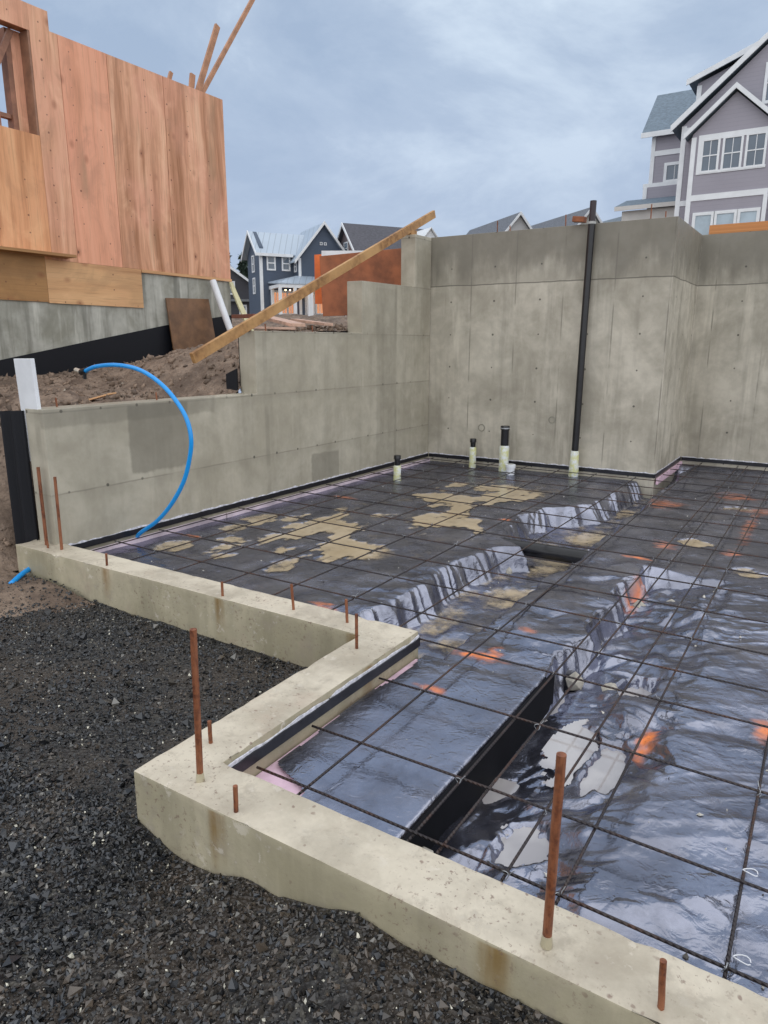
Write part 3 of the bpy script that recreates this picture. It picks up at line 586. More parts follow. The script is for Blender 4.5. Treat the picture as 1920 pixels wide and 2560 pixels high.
tag(ob('trench_board', MB().box(-1.016, -.993, 1.60, 3.14, -.50, -.128), simple('matte black board', (.006, .006, .008), .75, .2, 9, Specular_IOR_Level=.15), bevel=.002), 'long matte black board lining the left side of the front trench', 'board')
gg = np.random.default_rng(44); n_g = 620; gx = gg.uniform(-4.5, 1.0, n_g); gy = gg.uniform(1.62, 9.5, n_g); gk = ((gx > -1.6) | (gy > 3.05)) & ((gx > -1.68) | (gy < 8.5)); gx, gy = gx[gk], gy[gk]
gs = .002+.007*gg.uniform(size=len(gx))**3; gt = np.where(gg.uniform(size=(len(gx), 1)) > .45, np.array([[.6, .57, .5]]), np.array([[.07, .06, .05]]))*gg.uniform(.6, 1.2, (len(gx), 1))
kind(tag(scatter('grit', np.stack([gx, gy, sheet(gx, gy)+gs*.4], -1), gs, gt, M_stone, .7, 45), 'scattered pale and dark grit lying on the black plastic sheeting', 'grit'), 'stuff')
# pink insulation
tag(ob('insulation_board', MB().prism([(-1.673, 1.584), (-1.30, 1.584), (-1.36, 1.9), (-1.60, 2.95), (-1.673, 2.95)], -.165, -.141), M_pink, bevel=.003), 'pink foam board lying beside the short curb leg under the sheet edge', 'foam board')
pk = MB()
for a, b, j in ((3.02, 4.6, .0), (4.61, 6.9, .006), (6.91, 8.55, -.004)): pk.box(-4.672+j*.5, -4.660+j*.5, a, b, -.16, -.088)
tag(ob('insulation_strip', pk, simple('faded pink foam', (.66, .55, .6), .6, .3, 3)), 'long thin pink foam strip running along the foot of the stepped wall', 'foam strip')
tag(ob('grout_bed', MB().box(-4.7255, -4.673, 3.02, 8.55, -.16, -.112), simple('dirty mortar', (.17, .14, .12), .6, .35, 12)), 'dirty grey grit band between stepped wall and pink strip', 'grit')
tag(ob('insulation_offcut', MB().box(-1.672, -1.648, 8.65, 10.18, -.16, -.088), M_pink), 'pale pink foam strip along the foot of the wall jog', 'foam strip')

# ------------------------------------------------------------------ rebar mat
mat = thing('rebar_mat', 'grid of tied dark steel reinforcing bars over the black sheeting', 'rebar grid')
bx = [-4.62, -4.18, -3.715, -3.25, -2.82, -2.36, -1.885, -1.41, -.97, -.862, -.645, -.49, -.05, .42, .88, 1.34]
by = [1.69, 2.03, 2.535, 3.04, 3.37, 3.82, 4.28, 4.76, 5.22, 5.68, 6.13, 6.58, 7.04, 7.5, 7.95, 8.38, 8.85, 9.3, 9.75]
def rebar(p, q, rad=.005):
    n = 14; P = []; ph = rnd.random()*6
    for i in range(n+1):
        t = i/n; v = Vector(p).lerp(Vector(q), t); w = math.sin(t*7+ph)*.006+(rnd.random()-.5)*.004
        P.append((v.x+(w if abs(p[0]-q[0]) < .1 else 0), v.y+(w if abs(p[1]-q[1]) < .1 else 0), v.z+math.sin(t*9+ph)*.003))
    ob('bar', MB().tube(P, rad, 8), M_rebar, mat, smooth='all')
for y in by:
    x0 = -1.635 if y < 3.0 else (-4.66 if y < 8.6 else -1.64)
    if abs(y-1.69) < .01: x0 = -1.626
    rebar((x0, y+.004, -.068), (2.6, y-.004, -.068))
for x in bx:
    y0 = 1.615 if x > -1.65 else 3.03; y1 = 8.56 if x < -1.66 else 10.15
    rebar((x, y0, -.0815+.0005), (x+.01, y1, -.0815))
tie = None
for y in by:
    for x in bx:
        if x < -1.65 and (y < 3 or y > 8.5) or x > .45 or rnd.random() < (.35 if y < 5.5 else .6): continue
        if tie is None:
            tb = MB(); P = []
            for k in range(13): a = k/12*2*math.pi*.9; P.append((.010*math.cos(a), .004*math.sin(2*a), .011*math.sin(a)))
            P += [(.012, .006, .012), (.02, .012, .024)]
            tb.tube(P, .0011, 5); tie = ob('tie_wire', tb, M_tie, mat); t = tie
        else: t = tie.copy(); C.objects.link(t); t.parent = mat
        t.location = (x, y, -.074); t.rotation_euler = (0, 0, rnd.random()*6.28); s = rnd.uniform(.8, 1.3); t.scale = (s, s, s)
# loops of loose wire
for i, (x, y) in enumerate([(-.035, 2.075), (-.02, 1.725)]):
    tb = MB(); tb.tube([(x+.02*math.cos(a*.55), y+.013*math.sin(a*.55), -.058+.004*math.sin(a)) for a in range(12)], .0016, 5)
    tag(ob('wire_loop', tb, M_white), ['small pale loop of wire on the second bar crossing from the front curb', 'small pale loop of wire nearest the front curb'][i], 'wire')

# spacer blocks
for i, (x, y, z, lb) in enumerate([(-.955, 3.36, -.29, 'small grey concrete block in the black-faced trench beside its far end'), (-.76, 3.30, -.25, 'jagged grey concrete chunk under the trench rebar beyond the steel stake'),
    (-.98, 1.80, -.29, 'pointed concrete chunk in the trench beside the front curb'), (-.70, 1.72, -.25, 'pale concrete chunk in the trench left of the tall front stake'),
    (-.93, 4.62, -.28, 'pale-topped block at the dark end of the wide trench'), (-.74, 4.70, -.25, 'brown block with white chips near the trench end wall'), (-2.0, 5.0, -.32, 'small pale stone below the black crossing pipe')]):
    bm = bmesh.new(); bmesh.ops.create_icosphere(bm, subdivisions=1, radius=.05 if i < 6 else .03)
    for v in bm.verts: v.co = Vector((v.co.x*rnd.uniform(.8, 1.2), v.co.y*rnd.uniform(.8, 1.2), max(v.co.z*rnd.uniform(.8, 1.4), -.03)))
    me = bpy.data.meshes.new('spacer_block'); bm.to_mesh(me); bm.free()
    o = link('spacer_block', me, simple('spacer concrete %d' % i, (.42, .39, .33), .6, .3, 20)); o.location = (x, y, z+.03)
    tag(o, lb, 'concrete block', 'blocks under the trench rebar')

# ------------------------------------------------------------------ steel stakes and dowels
def stake(b, t, rad, lb, cat, grp, grout=False):
    mb = MB(); b = Vector(b); t = Vector(t); n = 5
    mb.tube([b-Vector((0, 0, .12))]+[b.lerp(t, i/n)+Vector(((rnd.random()-.5)*.001, 0, 0)) for i in range(n+1)], rad, 14)
    o = ob('steel_stake' if rad > .01 else 'rebar_dowel', mb, M_rust, smooth=True)
    if grout: ob('grout_stain', MB().lathe((b.x, b.y, b.z-.004), [(rad+.004, 0), (rad+.0018, .018), (rad+.0008, .032)], 14), M_curb, o, smooth=True)
    return tag(o, lb, cat, grp)
G1, G2 = 'tall rusty steel stakes in the curb', 'short rusty rebar dowels in the curb top'
stake((-1.668, 1.462, 0), (-1.655, 1.462, .554), .0115, 'tall rusty steel stake standing at the near left corner of the curb', 'steel stake', G1, True)
stake((-.435, 1.446, 0), (-.43, 1.446, .53), .0118, 'thick rusty steel stake standing in the front curb, nearest the camera', 'steel stake', G1, True)
stake((-4.587, 2.881, 0), (-4.577, 2.881, .534), .0105, 'tall thin rusty stake in front of the end of the stepped wall', 'steel stake', G1)
stake((-4.80, 2.90, 0), (-4.80, 2.90, .58), .012, 'rusty stake against the black membrane at the stepped wall end', 'steel stake', G1)
for b, h, dx_, lb in [((-1.814, 1.651), .085, 0, 'stubby rusty dowel just behind the tall corner stake'), ((-1.446, 1.405), .093, .002, 'short rusty dowel in the front curb right of the corner stake, above a rust streak'),
    ((-.159, 1.425), .118, -.006, 'short rusty dowel in the front curb right of the thick near stake'), ((-3.994, 2.82), .082, .004, 'short rusty dowel on the rear curb leg next to the thin tall stake'),
    ((-2.913, 2.813), .087, 0, 'short rusty dowel midway along the rear curb leg above an orange rust streak'), ((-2.422, 2.872), .146, -.01, 'leaning rusty dowel on the rear curb leg, third from the stepped wall'),
    ((-2.056, 2.877), .13, -.006, 'rusty dowel on the rear curb leg just before its inner corner'), ((-1.824, 2.63), .18, 0, 'tallest of the thin dowels, at the inside corner of the curb'), ((-4.715, 2.855), .05, 0, 'tiny rusty dowel at the far left end of the curb')]:
    stake((b[0], b[1], 0), (b[0]+dx_, b[1], h), .0078, lb, 'rebar dowel', G2)
for (x, y, z), h, lb in [((-4.88, 3.149, .985), .075, 'short rusty dowel on the lowest step of the side wall beside the white board'), ((-4.85, 4.05, .98), .07, 'short rusty dowel on the lowest step of the side wall behind the blue pipe'),
    ((-4.85, 5.45, 1.573), .07, 'short rusty dowel on the second step of the side wall under the plank'), ((-4.85, 6.2, 1.573), .07, 'short rusty dowel on the second step of the side wall, right of the plank'),
    ((-3.852, 8.72, 2.81), .15, 'rusty dowel on the back wall top in front of the middle grey roof'), ((-3.681, 8.72, 2.81), .08, 'shortest dowel on the back wall top, below the middle gable'),
    ((-2.975, 8.72, 2.81), .145, 'rusty dowel on the back wall top left of the black pipe'), ((-1.999, 8.72, 2.81), .168, 'tallest dowel on the back wall top, right of the black pipe'), ((-1.84, 8.72, 2.81), .08, 'short dowel on the back wall top beside the tallest one')]:
    stake((x, y, z), (x-.004, y, z+h), .007, lb, 'rebar dowel', 'rusty dowels along the wall tops')

# ------------------------------------------------------------------ pipes
def riser(x, y, r, z_s, z_t, lb, band=False):
    t = thing('drain_riser', lb, 'pipe', 'capped drain pipes standing out of the sheeting', (x, y, -.16))
    o = ob('foam_sleeve', MB().lathe((0, 0, 0), [(r+.004, 0), (r+.014, .03), (r+.010, z_s*.5), (r+.013, z_s-.02), (r+.003, z_s)], 18), M_sleeve, t, smooth=True)
    o = ob('pipe', MB().lathe((0, 0, 0), [(r, z_s-.02), (r, z_t-.05), (r+.008, z_t-.048), (r+.008, z_t-.006), (r+.004, z_t)], 20), M_abs, t, smooth=True)
    if band: ob('hose_clamp', MB().lathe((0, 0, 0), [(r+.0105, z_t-.035), (r+.0105, z_t-.02)], 20), M_tie, t, smooth=True)
riser(-4.286, 7.05, .034, .215, .335, 'short black capped pipe with yellow sleeve nearest the stepped wall')
riser(-3.943, 8.40, .034, .30, .41, 'short black capped pipe with yellow sleeve by the back wall, left of the thicker one')
riser(-3.481, 8.35, .050, .36, .61, 'thick black capped pipe with clamp and yellow sleeve by the back wall', True)
t = thing('cleanout_cap', 'stubby white plastic pipe cap beside the thick black pipe', 'pipe cap', None, (-3.325, 8.2, -.17))
ob('pipe', MB().lathe((0, 0, 0), [(.052, 0), (.052, .12), (.062, .122), (.062, .16), (.05, .164)], 22), M_white, t, smooth=True)
ob('recess', MB().lathe((0, 0, 0), [(.04, .1645), (.038, .168)], 18), simple('grey cap', (.45, .45, .43), .5), t, smooth=True)
t = thing('vent_pipe', 'tall thin black vent pipe rising up the back wall with yellow sleeve', 'pipe', None, (-2.617, 8.5, -.16))
ob('foam_sleeve', MB().lathe((0, 0, 0), [(.05, 0), (.062, .04), (.055, .18), (.05, .33), (.045, .345)], 18), M_sleeve, t, smooth=True)
ob('pipe', MB().tube([(0, 0, .3), (-.002, .03, 1.5), (.0, .07, 2.96)], .041, 20), M_abs, t, smooth=True)
ob('pipe_top', MB().tube([(0, .07, 2.98), (.0, .078, 3.21)], .037, 18), simple('dark purple-brown pipe', (.025, .014, .018), .4), t, smooth=True)
ob('coupling', MB().tube([(0, .069, 2.958), (0, .07, 2.985)], .047, 18), simple('pale band', (.4, .4, .38), .4), t, smooth=True)
tag(ob('wood_block', MB().bar((-2.845, 8.6, 2.875), (-2.70, 8.60, 2.858), .09, .06), M_orange, bevel=.004), 'reddish wood block wedged between wall top and black vent pipe', 'wood block')
pc = MB().tube([(-2.45, 5.42, -.215), (-1.25, 5.44, -.215)], .062, 22)
tag(ob('drain_pipe', pc, M_abs, smooth=True), 'black drain pipe lying across the left trench between plastic banks', 'pipe')

# ------------------------------------------------------------------ blue pipe
def catmull(P, n=8):
    P = [Vector(p) for p in P]; P = [P[0]*2-P[1]]+P+[P[-1]*2-P[-2]]; out = []
    for i in range(1, len(P)-2):
        for k in range(n):
            t = k/n; a, b, c, d = P[i-1:i+3]
            out.append(.5*((2*b)+(c-a)*t+(2*a-5*b+4*c-d)*t*t+(3*b-a-3*c+d)*t**3))
    return out+[P[-2]]
hose = thing('water_pipe', 'bright blue flexible pipe arching from the slab edge over the side wall', 'pipe')
HP = [(-4.72, 3.66, -.18), (-4.655, 3.6, -.07), (-4.408, 3.6, .086), (-4.232, 3.6, .241), (-4.086, 3.6, .421), (-4.007, 3.6, .587), (-3.966, 3.6, .764), (-4.01, 3.6, .93), (-4.15, 3.6, 1.085), (-4.32, 3.6, 1.195), (-4.52, 3.6, 1.265), (-4.77, 3.6, 1.288), (-5.01, 3.6, 1.27), (-5.15, 3.6, 1.232)]
ob('hose', MB().tube(catmull(HP), .0165, 16), M_blue, hose, smooth='all')
fit = MB().tube([(-5.14, 3.6, 1.236), (-5.20, 3.6, 1.222)], .026, 16); fit.tube([(-5.155, 3.6, 1.225), (-5.16, 3.6, 1.17)], .014, 12)
ob('fitting', fit, M_abs, hose, smooth=True)
ob('end_plug', MB().tube([(-5.19, 3.6, 1.223), (-5.27, 3.6, 1.24)], .019, 16), simple('brass plug', (.55, .5, .42), .35, Metallic=.6), hose, smooth=True)
st = thing('pipe_stub', 'cut end of blue pipe poking out of the ground left of the curb', 'pipe')
ob('hose', MB().tube(catmull([(-4.75, 2.57, -.205), (-4.83, 2.72, -.175), (-4.93, 2.92, -.165)]), .0185, 16), M_blue, st, smooth='all')

# ------------------------------------------------------------------ things at the wall end and on the bank
m = MB(); n = 14; P = []
for i in range(n+1):
    x = -4.962-.21*i/n; yy = 2.925+.02*math.sin(i*.8)-.03*(i/n)
    for z in (-.12, .975-.01*(i/n)): P += [(x, yy, z), (x, yy+.012, z)]
m.add(P, [f for i in range(n) for f in ((4*i, 4*i+4, 4*i+6, 4*i+2), (4*i+1, 4*i+3, 4*i+7, 4*i+5), (4*i+2, 4*i+6, 4*i+7, 4*i+3), (4*i, 4*i+1, 4*i+5, 4*i+4))]+[(0, 2, 3, 1), (4*n, 4*n+1, 4*n+3, 4*n+2)])
m.box(-4.966, -4.954, 2.95, 5.12, .2, .955)
tag(ob('drainage_membrane', m, M_memb), 'black membrane flap at the low end of the stepped wall', 'membrane')
m = MB(); m.box(-5.10, -4.955, 5.125, 5.14, .85, 1.16); m.add([(-5.10, 5.125, 1.16), (-4.955, 5.125, 1.16), (-4.955, 5.14, 1.16), (-5.10, 5.14, 1.16), (-4.955, 5.125, 1.215), (-4.955, 5.14, 1.215)], [(0, 1, 4), (3, 5, 2), (0, 4, 5, 3), (1, 2, 5, 4)]); m.box(-4.966, -4.954, 5.18, 6.95, 1.0, 1.54)
tag(ob('drainage_membrane', m, M_memb), 'small black membrane flap behind the second step of the side wall', 'membrane')
wb = MB().bar((-4.895, 2.965, .60), (-4.907, 2.95, 1.345), .212, .03, (0, 1, 0))
tag(ob('white_board', wb, M_white, bevel=.004), 'upright white board standing behind the low end of the stepped wall', 'board')
# plank across the steps
pl = MB(); P0 = Vector((-4.80, 4.43, 1.325)); P1 = Vector((-4.84, 8.86, 3.145)); pl.bar(P0, P1, .042, .095)
tag(ob('plank', pl, M_lum, bevel=.003), 'long weathered timber plank leaning diagonally across the wall steps', 'plank')
tag(ob('wood_cleat', MB().bar((-4.84, 8.22, 2.80), (-4.84, 8.36, 2.80), .06, .14), M_lum, bevel=.004), 'short wood cleat under the top of the leaning plank', 'wood block')
# debris
for i, (a, b, w, h, mt, lb) in enumerate([((-6.0, 6.78, 1.765), (-5.0, 6.14, 1.65), .17, .035, M_pale, 'pale wet board lying on the dirt behind the second wall step'),
        ((-5.75, 7.0, 1.74), (-5.02, 6.72, 1.67), .12, .03, M_pale, 'short pale board lying right of the longer pale board'),
        ((-6.8, 7.05, 1.80), (-5.5, 6.05, 1.75), .09, .045, simple('dark red lumber', (.2, .07, .045), .6), 'dark reddish timber lying on the dirt behind the plank'),
        ((-5.45, 5.75, 1.62), (-5.02, 6.12, 1.61), .22, .025, M_pale, 'small pink splintered board on the dirt under the plank'),
        ((-6.16, 4.29, 1), (-5.92, 4.42, 1), .16, .015, M_plyh, 'orange scrap of wood lying on the dirt bank inside the blue pipe arc')]):
    v = (Vector(a)+Vector(b))/2; d = Vector(b)-Vector(a)
    za, zb = a[2], b[2]
    if i == 4: za = float(bank_z(np.array([a[0]]), np.array([a[1]]))[0])+.02; zb = float(bank_z(np.array([b[0]]), np.array([b[1]]))[0])+.05
    tag(ob('scrap_board', MB().bar((a[0], a[1], za), (b[0], b[1], zb), w, h), mt, bevel=.003), lb, 'board', 'scrap timber on the dirt bank')
# form panels behind the upper steps
def quad_panel(P, th, nrm):
    P = [Vector(p) for p in P]; o = Vector(nrm).normalized()*th
    return MB().add(P+[p+o for p in P], [(3,2,1,0),(4,5,6,7),(0,1,5,4),(1,2,6,5),(2,3,7,6),(3,0,4,7)])
op = thing('plywood_formwork', 'rust-orange plywood panel standing behind the upper wall steps', 'plywood panel')
ob('panel', quad_panel([(-6.62, 8.72, 1.855), (-4.70, 9.85, 1.93), (-4.80, 9.80, 2.90), (-6.68, 8.74, 2.71)], .03, (-.5, .85, 0)), M_orange, op, bevel=.003)
ob('bottom_rail', quad_panel([(-6.25, 8.96, 1.60), (-4.70, 9.88, 1.70), (-4.70, 9.88, 1.93), (-6.25, 8.96, 1.872)], .04, (-.5, .85, 0)), M_black, op)
tag(ob('painted_board', quad_panel([(-7.478, 9.643, 2.1), (-7.2, 9.85, 2.1), (-7.2, 9.85, 2.90), (-7.475, 9.643, 2.868)], .03, (-.5, .85, 0)), M_bright), 'bright orange board standing behind the rust-orange panel', 'board')
tag(ob('white_sheet', quad_panel([(-7.22, 9.50, 2.45), (-6.35, 9.98, 2.45), (-6.38, 9.98, 2.90), (-7.22, 9.50, 2.90)], .03, (-.5, .85, 0)), M_white), 'white panel edge showing above the rust-orange panel', 'board')

# ------------------------------------------------------------------ plywood house under construction
BX = -9.0
bh = thing('house_under_construction', 'unfinished plywood-sheathed house shell on a concrete foundation', 'building', None, (BX, 9.27, 1.2))
def ch(name, mb, mat, bevel=0, smooth=False):
    o = ob(name, mb, mat, bh, smooth, bevel); o.matrix_parent_inverse = Matrix.Translation((-BX, -9.27, -1.2)); return o
ZT = 5.30
zb = 2.53
def ptop(y): return 5.30
ch('plywood_sheet', MB().box(BX-.022, BX, 8.048, 9.27, zb, ZT), M_ply[4])
ch('plywood_sheet', MB().box(BX-.022, BX, 7.077, 8.04, zb, ZT), M_ply[0])
ch('plywood_sheet', MB().box(BX-.022, BX+.001, 6.348, 7.069, zb, ZT), M_ply[1])
ch('plywood_sheet', MB().prism([(5.965, zb), (6.342, zb), (6.342, ZT), (6.235, ZT), (6.235, 5.52), (5.965, 5.52)], BX-.022, BX, 'x'), M_ply[2])
ch('plywood_sheet', MB().box(BX-.022, BX, 4.4, 5.962, zb, 4.03), M_ply[3])
ch('plywood_sheet', MB().box(BX-.022, BX, 4.4, 5.962, 5.22, 5.52), M_ply[2])
ch('plywood_sheet', MB().box(BX-.022, BX, 1.0, 4.397, zb, 5.52), M_ply[0])
ch('plywood_sheet', MB().box(-17, BX-.022, 9.25, 9.27, zb, ZT), M_ply[1])     # return wall
fr = MB()                                                   # framing behind
for y in [1.1, 2.0, 2.9, 3.8, 4.38, 5.97+.04, 6.4, 6.8, 7.2, 7.6, 8.0, 8.4, 8.8, 9.2]: fr.box(BX-.165, BX-.024, y-.02, y+.02, zb+.04, (5.44 if y < 6.2 else 5.22))
fr.box(BX-.165, BX-.024, 1.0, 6.21, 5.45, 5.495); fr.box(BX-.165, BX-.024, 6.26, 9.22, 5.23, 5.28); fr.box(BX-.165, BX-.024, 4.41, 5.98, 3.985, 4.02); fr.box(BX-.165, BX-.024, 4.41, 5.98, 5.225, 5.30)
ch('wall_frame', fr, M_stud)
jb = MB(); jb.box(BX-.20, BX-.005, 5.935, 5.963, 4.03, 5.22); ch('window_jamb', jb, simple('jamb plywood', (.30, .16, .10), .65, .25, 5))
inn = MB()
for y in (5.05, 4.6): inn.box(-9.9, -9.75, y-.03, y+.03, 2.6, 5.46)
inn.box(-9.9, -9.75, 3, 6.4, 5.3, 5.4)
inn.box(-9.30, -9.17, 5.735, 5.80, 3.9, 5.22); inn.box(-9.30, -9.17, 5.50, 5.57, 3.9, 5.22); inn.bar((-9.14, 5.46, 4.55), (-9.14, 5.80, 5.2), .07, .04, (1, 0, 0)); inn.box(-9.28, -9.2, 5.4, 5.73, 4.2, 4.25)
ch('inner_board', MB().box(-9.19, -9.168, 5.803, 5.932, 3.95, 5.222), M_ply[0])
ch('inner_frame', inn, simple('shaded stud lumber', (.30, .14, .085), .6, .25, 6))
bk = MB()
for y in np.arange(1.2, 9.2, .61): bk.box(-17.1, -17.0, y-.03, y+.03, 1.9, 5.2)
bk.box(-17.1, -17.0, 1, 9.2, 5.2, 5.28); bk.box(-17.1, -17, 1, 9.2, 2.45, 2.53)
ch('rear_frame', bk, M_stud)
ch('floor_deck', MB().box(-17, BX-.17, 1.0, 9.24, 2.35, 2.52), M_stud)
ch('sill_plate', MB().box(BX-.03, BX+.012, 7.40, 9.285, 2.485, 2.527), M_plyh)
ch('ledger', MB().box(BX+.002, BX+.20, 3.0, 6.19, 2.565, 2.60), M_plyd)
ch('skirt_sheet', MB().box(BX-.02, BX+.002, 5.855, 7.395, 1.975, 2.527), M_plyh)
ch('skirt_sheet', MB().box(BX-.02, BX+.001, 3.4, 5.852, 1.985, 2.562), M_plyd)
ch('foundation_wall', MB().box(-17, BX-.022, 1.0, 9.268, 0.2, 2.483), M_fnd)
ch('dampproof_band', MB().prism([(1.2, .2), (9.262, .2), (9.262, 1.935), (7.83, 1.735), (6.46, 1.49), (5.09, 1.24), (4.0, 1.03), (1.2, .5)], BX-.018, BX-.013, 'x'), M_memb)
tag(ob('brown_board', quad_panel([(BX+.14, 7.81, 1.12), (BX+.14, 8.75, 1.15), (BX+.006, 8.71, 2.17), (BX+.006, 7.81, 2.14)], .02, (1, 0, .15)), M_brown, bevel=.002), 'square brown plywood board leaning on the house foundation', 'plywood board')
t = thing('white_pipe', 'white plastic pipe leaning on the house foundation beside the brown board', 'pipe')
ob('pipe', MB().tube([(BX+.07, 8.78, 2.46), (BX+.62, 8.72, 1.33)], .055, 18), M_white, t, smooth=True)
cs = MB(); P = []
CP = [(9.235, 2.475, .035), (9.27, 2.33, .05), (9.33, 2.1, .06), (9.37, 1.9, .065), (9.41, 1.55, .065)]
for y, z, w in CP:
    xx = BX+.02+.35*(2.475-z)**1.3
    P += [(xx, y-w, z), (xx, y+w, z), (xx+.03, y+w, z), (xx+.03, y-w, z)]
cs.add(P, [(4*i+k, 4*i+(k+1) % 4, 4*i+4+(k+1) % 4, 4*i+4+k) for i in range(len(CP)-1) for k in range(4)]+[(0, 1, 2, 3), (4*len(CP)-1, 4*len(CP)-2, 4*len(CP)-3, 4*len(CP)-4)])
tag(ob('foam_strip', cs, M_cream), 'cream foam strip hanging from the corner of the plywood house', 'foam strip')
for p, q_, w, lb in [((8.30, 5.05), (8.47, 5.53), .055, 'short stick of lumber poking over the plywood wall, leftmost of four'), ((8.83, 5.0), (8.915, 5.63), .09, 'short upright lumber end poking over the plywood wall, second from left'),
        ((8.72, 4.7), (9.52, 6.51), .095, 'long lumber brace leaning steeply above the plywood wall corner'), ((8.62, 4.7), (10.75, 7.62), .07, 'longest lumber brace slanting out of the picture above the plywood wall')]:
    tag(ob('lumber_brace', MB().bar((BX-.32, p[0], p[1]), (BX-.32+(.02 if w != .07 else -.05), q_[0]*1.0+.02, q_[1]), w, .04, (1, 0, 0)), M_stud), lb, 'lumber', 'lumber braces above the plywood wall')

# ------------------------------------------------------------------ finished houses
class Fr:      # local frame: s along the facade, t depth away from the viewer, z up
    def __init__(f, o, az): a = R(az); f.o = Vector((o[0], o[1], 0)); f.a = Vector((math.sin(a), math.cos(a), 0)); f.b = Vector((-math.cos(a), math.sin(a), 0)); f.k = 1
    def p(f, s, t, z): v = f.o+f.a*s+f.b*t; return (v.x, v.y, z)
    def box(f, mb, s0, s1, t0, t1, z0, z1):
        c = [(s0,t0,z0),(s1,t0,z0),(s1,t1,z0),(s0,t1,z0),(s0,t0,z1),(s1,t0,z1),(s1,t1,z1),(s0,t1,z1)]
        return mb.add([f.p(*q) for q in c], [(3,2,1,0),(4,5,6,7),(0,1,5,4),(1,2,6,5),(2,3,7,6),(3,0,4,7)])
    def gable(f, mb, s0, s1, t0, t1, z0, ze, zp, sp=None):   # pentagon prism, gable facing the viewer
        sp = (s0+s1)/2 if sp is None else sp
        P = [(s0, z0), (s1, z0), (s1, ze), (sp, zp), (s0, ze)]
        n = 5; return mb.add([f.p(a, t0, b) for a, b in P]+[f.p(a, t1, b) for a, b in P], [tuple(range(4, -1, -1)), tuple(range(5, 10))]+[(i, (i+1) % n, n+(i+1) % n, n+i) for i in range(n)])
    def slab(f, mb, A, B, t0, t1, th):    # roof slab between (s,z) A and B, swept in t
        P = [(A[0], A[1]), (B[0], B[1]), (B[0], B[1]+th), (A[0], A[1]+th)]
        return mb.add([f.p(a, t0, b) for a, b in P]+[f.p(a, t1, b) for a, b in P], [(3,2,1,0),(4,5,6,7),(0,1,5,4),(1,2,6,5),(2,3,7,6),(3,0,4,7)])
    def sideslab(f, mb, A, B, s0, s1, th):   # roof slab between (t,z) A and B, swept in s
        P = [(A[0], A[1]), (B[0], B[1]), (B[0], B[1]+th), (A[0], A[1]+th)]
        return mb.add([f.p(s0, a, b) for a, b in P]+[f.p(s1, a, b) for a, b in P], [(3,2,1,0),(4,5,6,7),(0,1,5,4),(1,2,6,5),(2,3,7,6),(3,0,4,7)])
def siding(name, col, pitch=.18):
    q = Mt(name); q.pos(); f = q.ma('FRACT', q.ma('DIVIDE', q.z, pitch)); n = q.noise(q.pos(), .8, 4)
    c = q.mix(q.ss(f, .0, .12, .35, 0), q.mix(n, tuple(v*.88 for v in col), tuple(v*1.1 for v in col)), tuple(v*.6 for v in col))
    return q.done(c, .6, q.bump(f, .4, .02))
def shingle(name, col, rough=.75):
    q = Mt(name); n = q.noise(q.scale(q.pos(), (1, 1, 3)), 5, 5, .65); n2 = q.noise(q.pos(), .7, 3)
    c = q.mix(q.ss(n, .35, .65), tuple(v*.72 for v in col), tuple(v*1.2 for v in col)); return q.done(q.mix(q.ma('MULTIPLY', n2, .3), c, tuple(v*1.5 for v in col)), rough)
def metalroof(name, col):
    q = Mt(name); q.pos(); d = q.ma('ADD', q.ma('MULTIPLY', q.x, .84), q.ma('MULTIPLY', q.y, .545)); f = q.ma('FRACT', q.ma('DIVIDE', d, .45))
    n = q.noise(q.pos(), .6, 3)
    c = q.mix(q.band(f, .5, .04, .05), q.mix(n, tuple(v*.9 for v in col), tuple(v*1.08 for v in col)), tuple(v*.72 for v in col)); return q.done(c, .35, Metallic=.15)
M_trim = simple('white house trim', (.72, .74, .76), .5, .05, 2)
q = Mt('window glass'); n_ = q.noise(q.pos(), .9, 3); M_glass = q.done(q.mix(n_, (.06, .085, .115), (.12, .16, .21)), .06, Specular_IOR_Level=.8)
M_blind = simple('glass with pale blind', (.36, .44, .5), .15, .15, 1.2)
def window(f, s0, s1, z0, z1, t, parent, cols=2, rows=2, trim=.12, glass=None, dep=.06, bar=.035, par=None):
    w = MB()
    f.box(w, s0-trim, s1+trim, t-dep, t, z1, z1+trim); f.box(w, s0-trim, s1+trim, t-dep, t, z0-trim, z0)
    f.box(w, s0-trim, s0, t-dep, t, z0, z1); f.box(w, s1, s1+trim, t-dep, t, z0, z1)
    for i in range(1, cols): c = s0+(s1-s0)*i/cols; f.box(w, c-bar/2, c+bar/2, t-dep*.6, t-.012, z0, z1)
    for j in range(1, rows): c = z0+(z1-z0)*j/rows; f.box(w, s0, s1, t-dep*.7, t-.014, c-bar*.8, c+bar*.8)
    wo_ = ob('window', w, M_trim, parent)
    g_ = MB(); f.box(g_, s0, s1, t-.012, t-.002, z0, z1); ob('pane', g_, glass or M_glass, wo_)
    return wo_

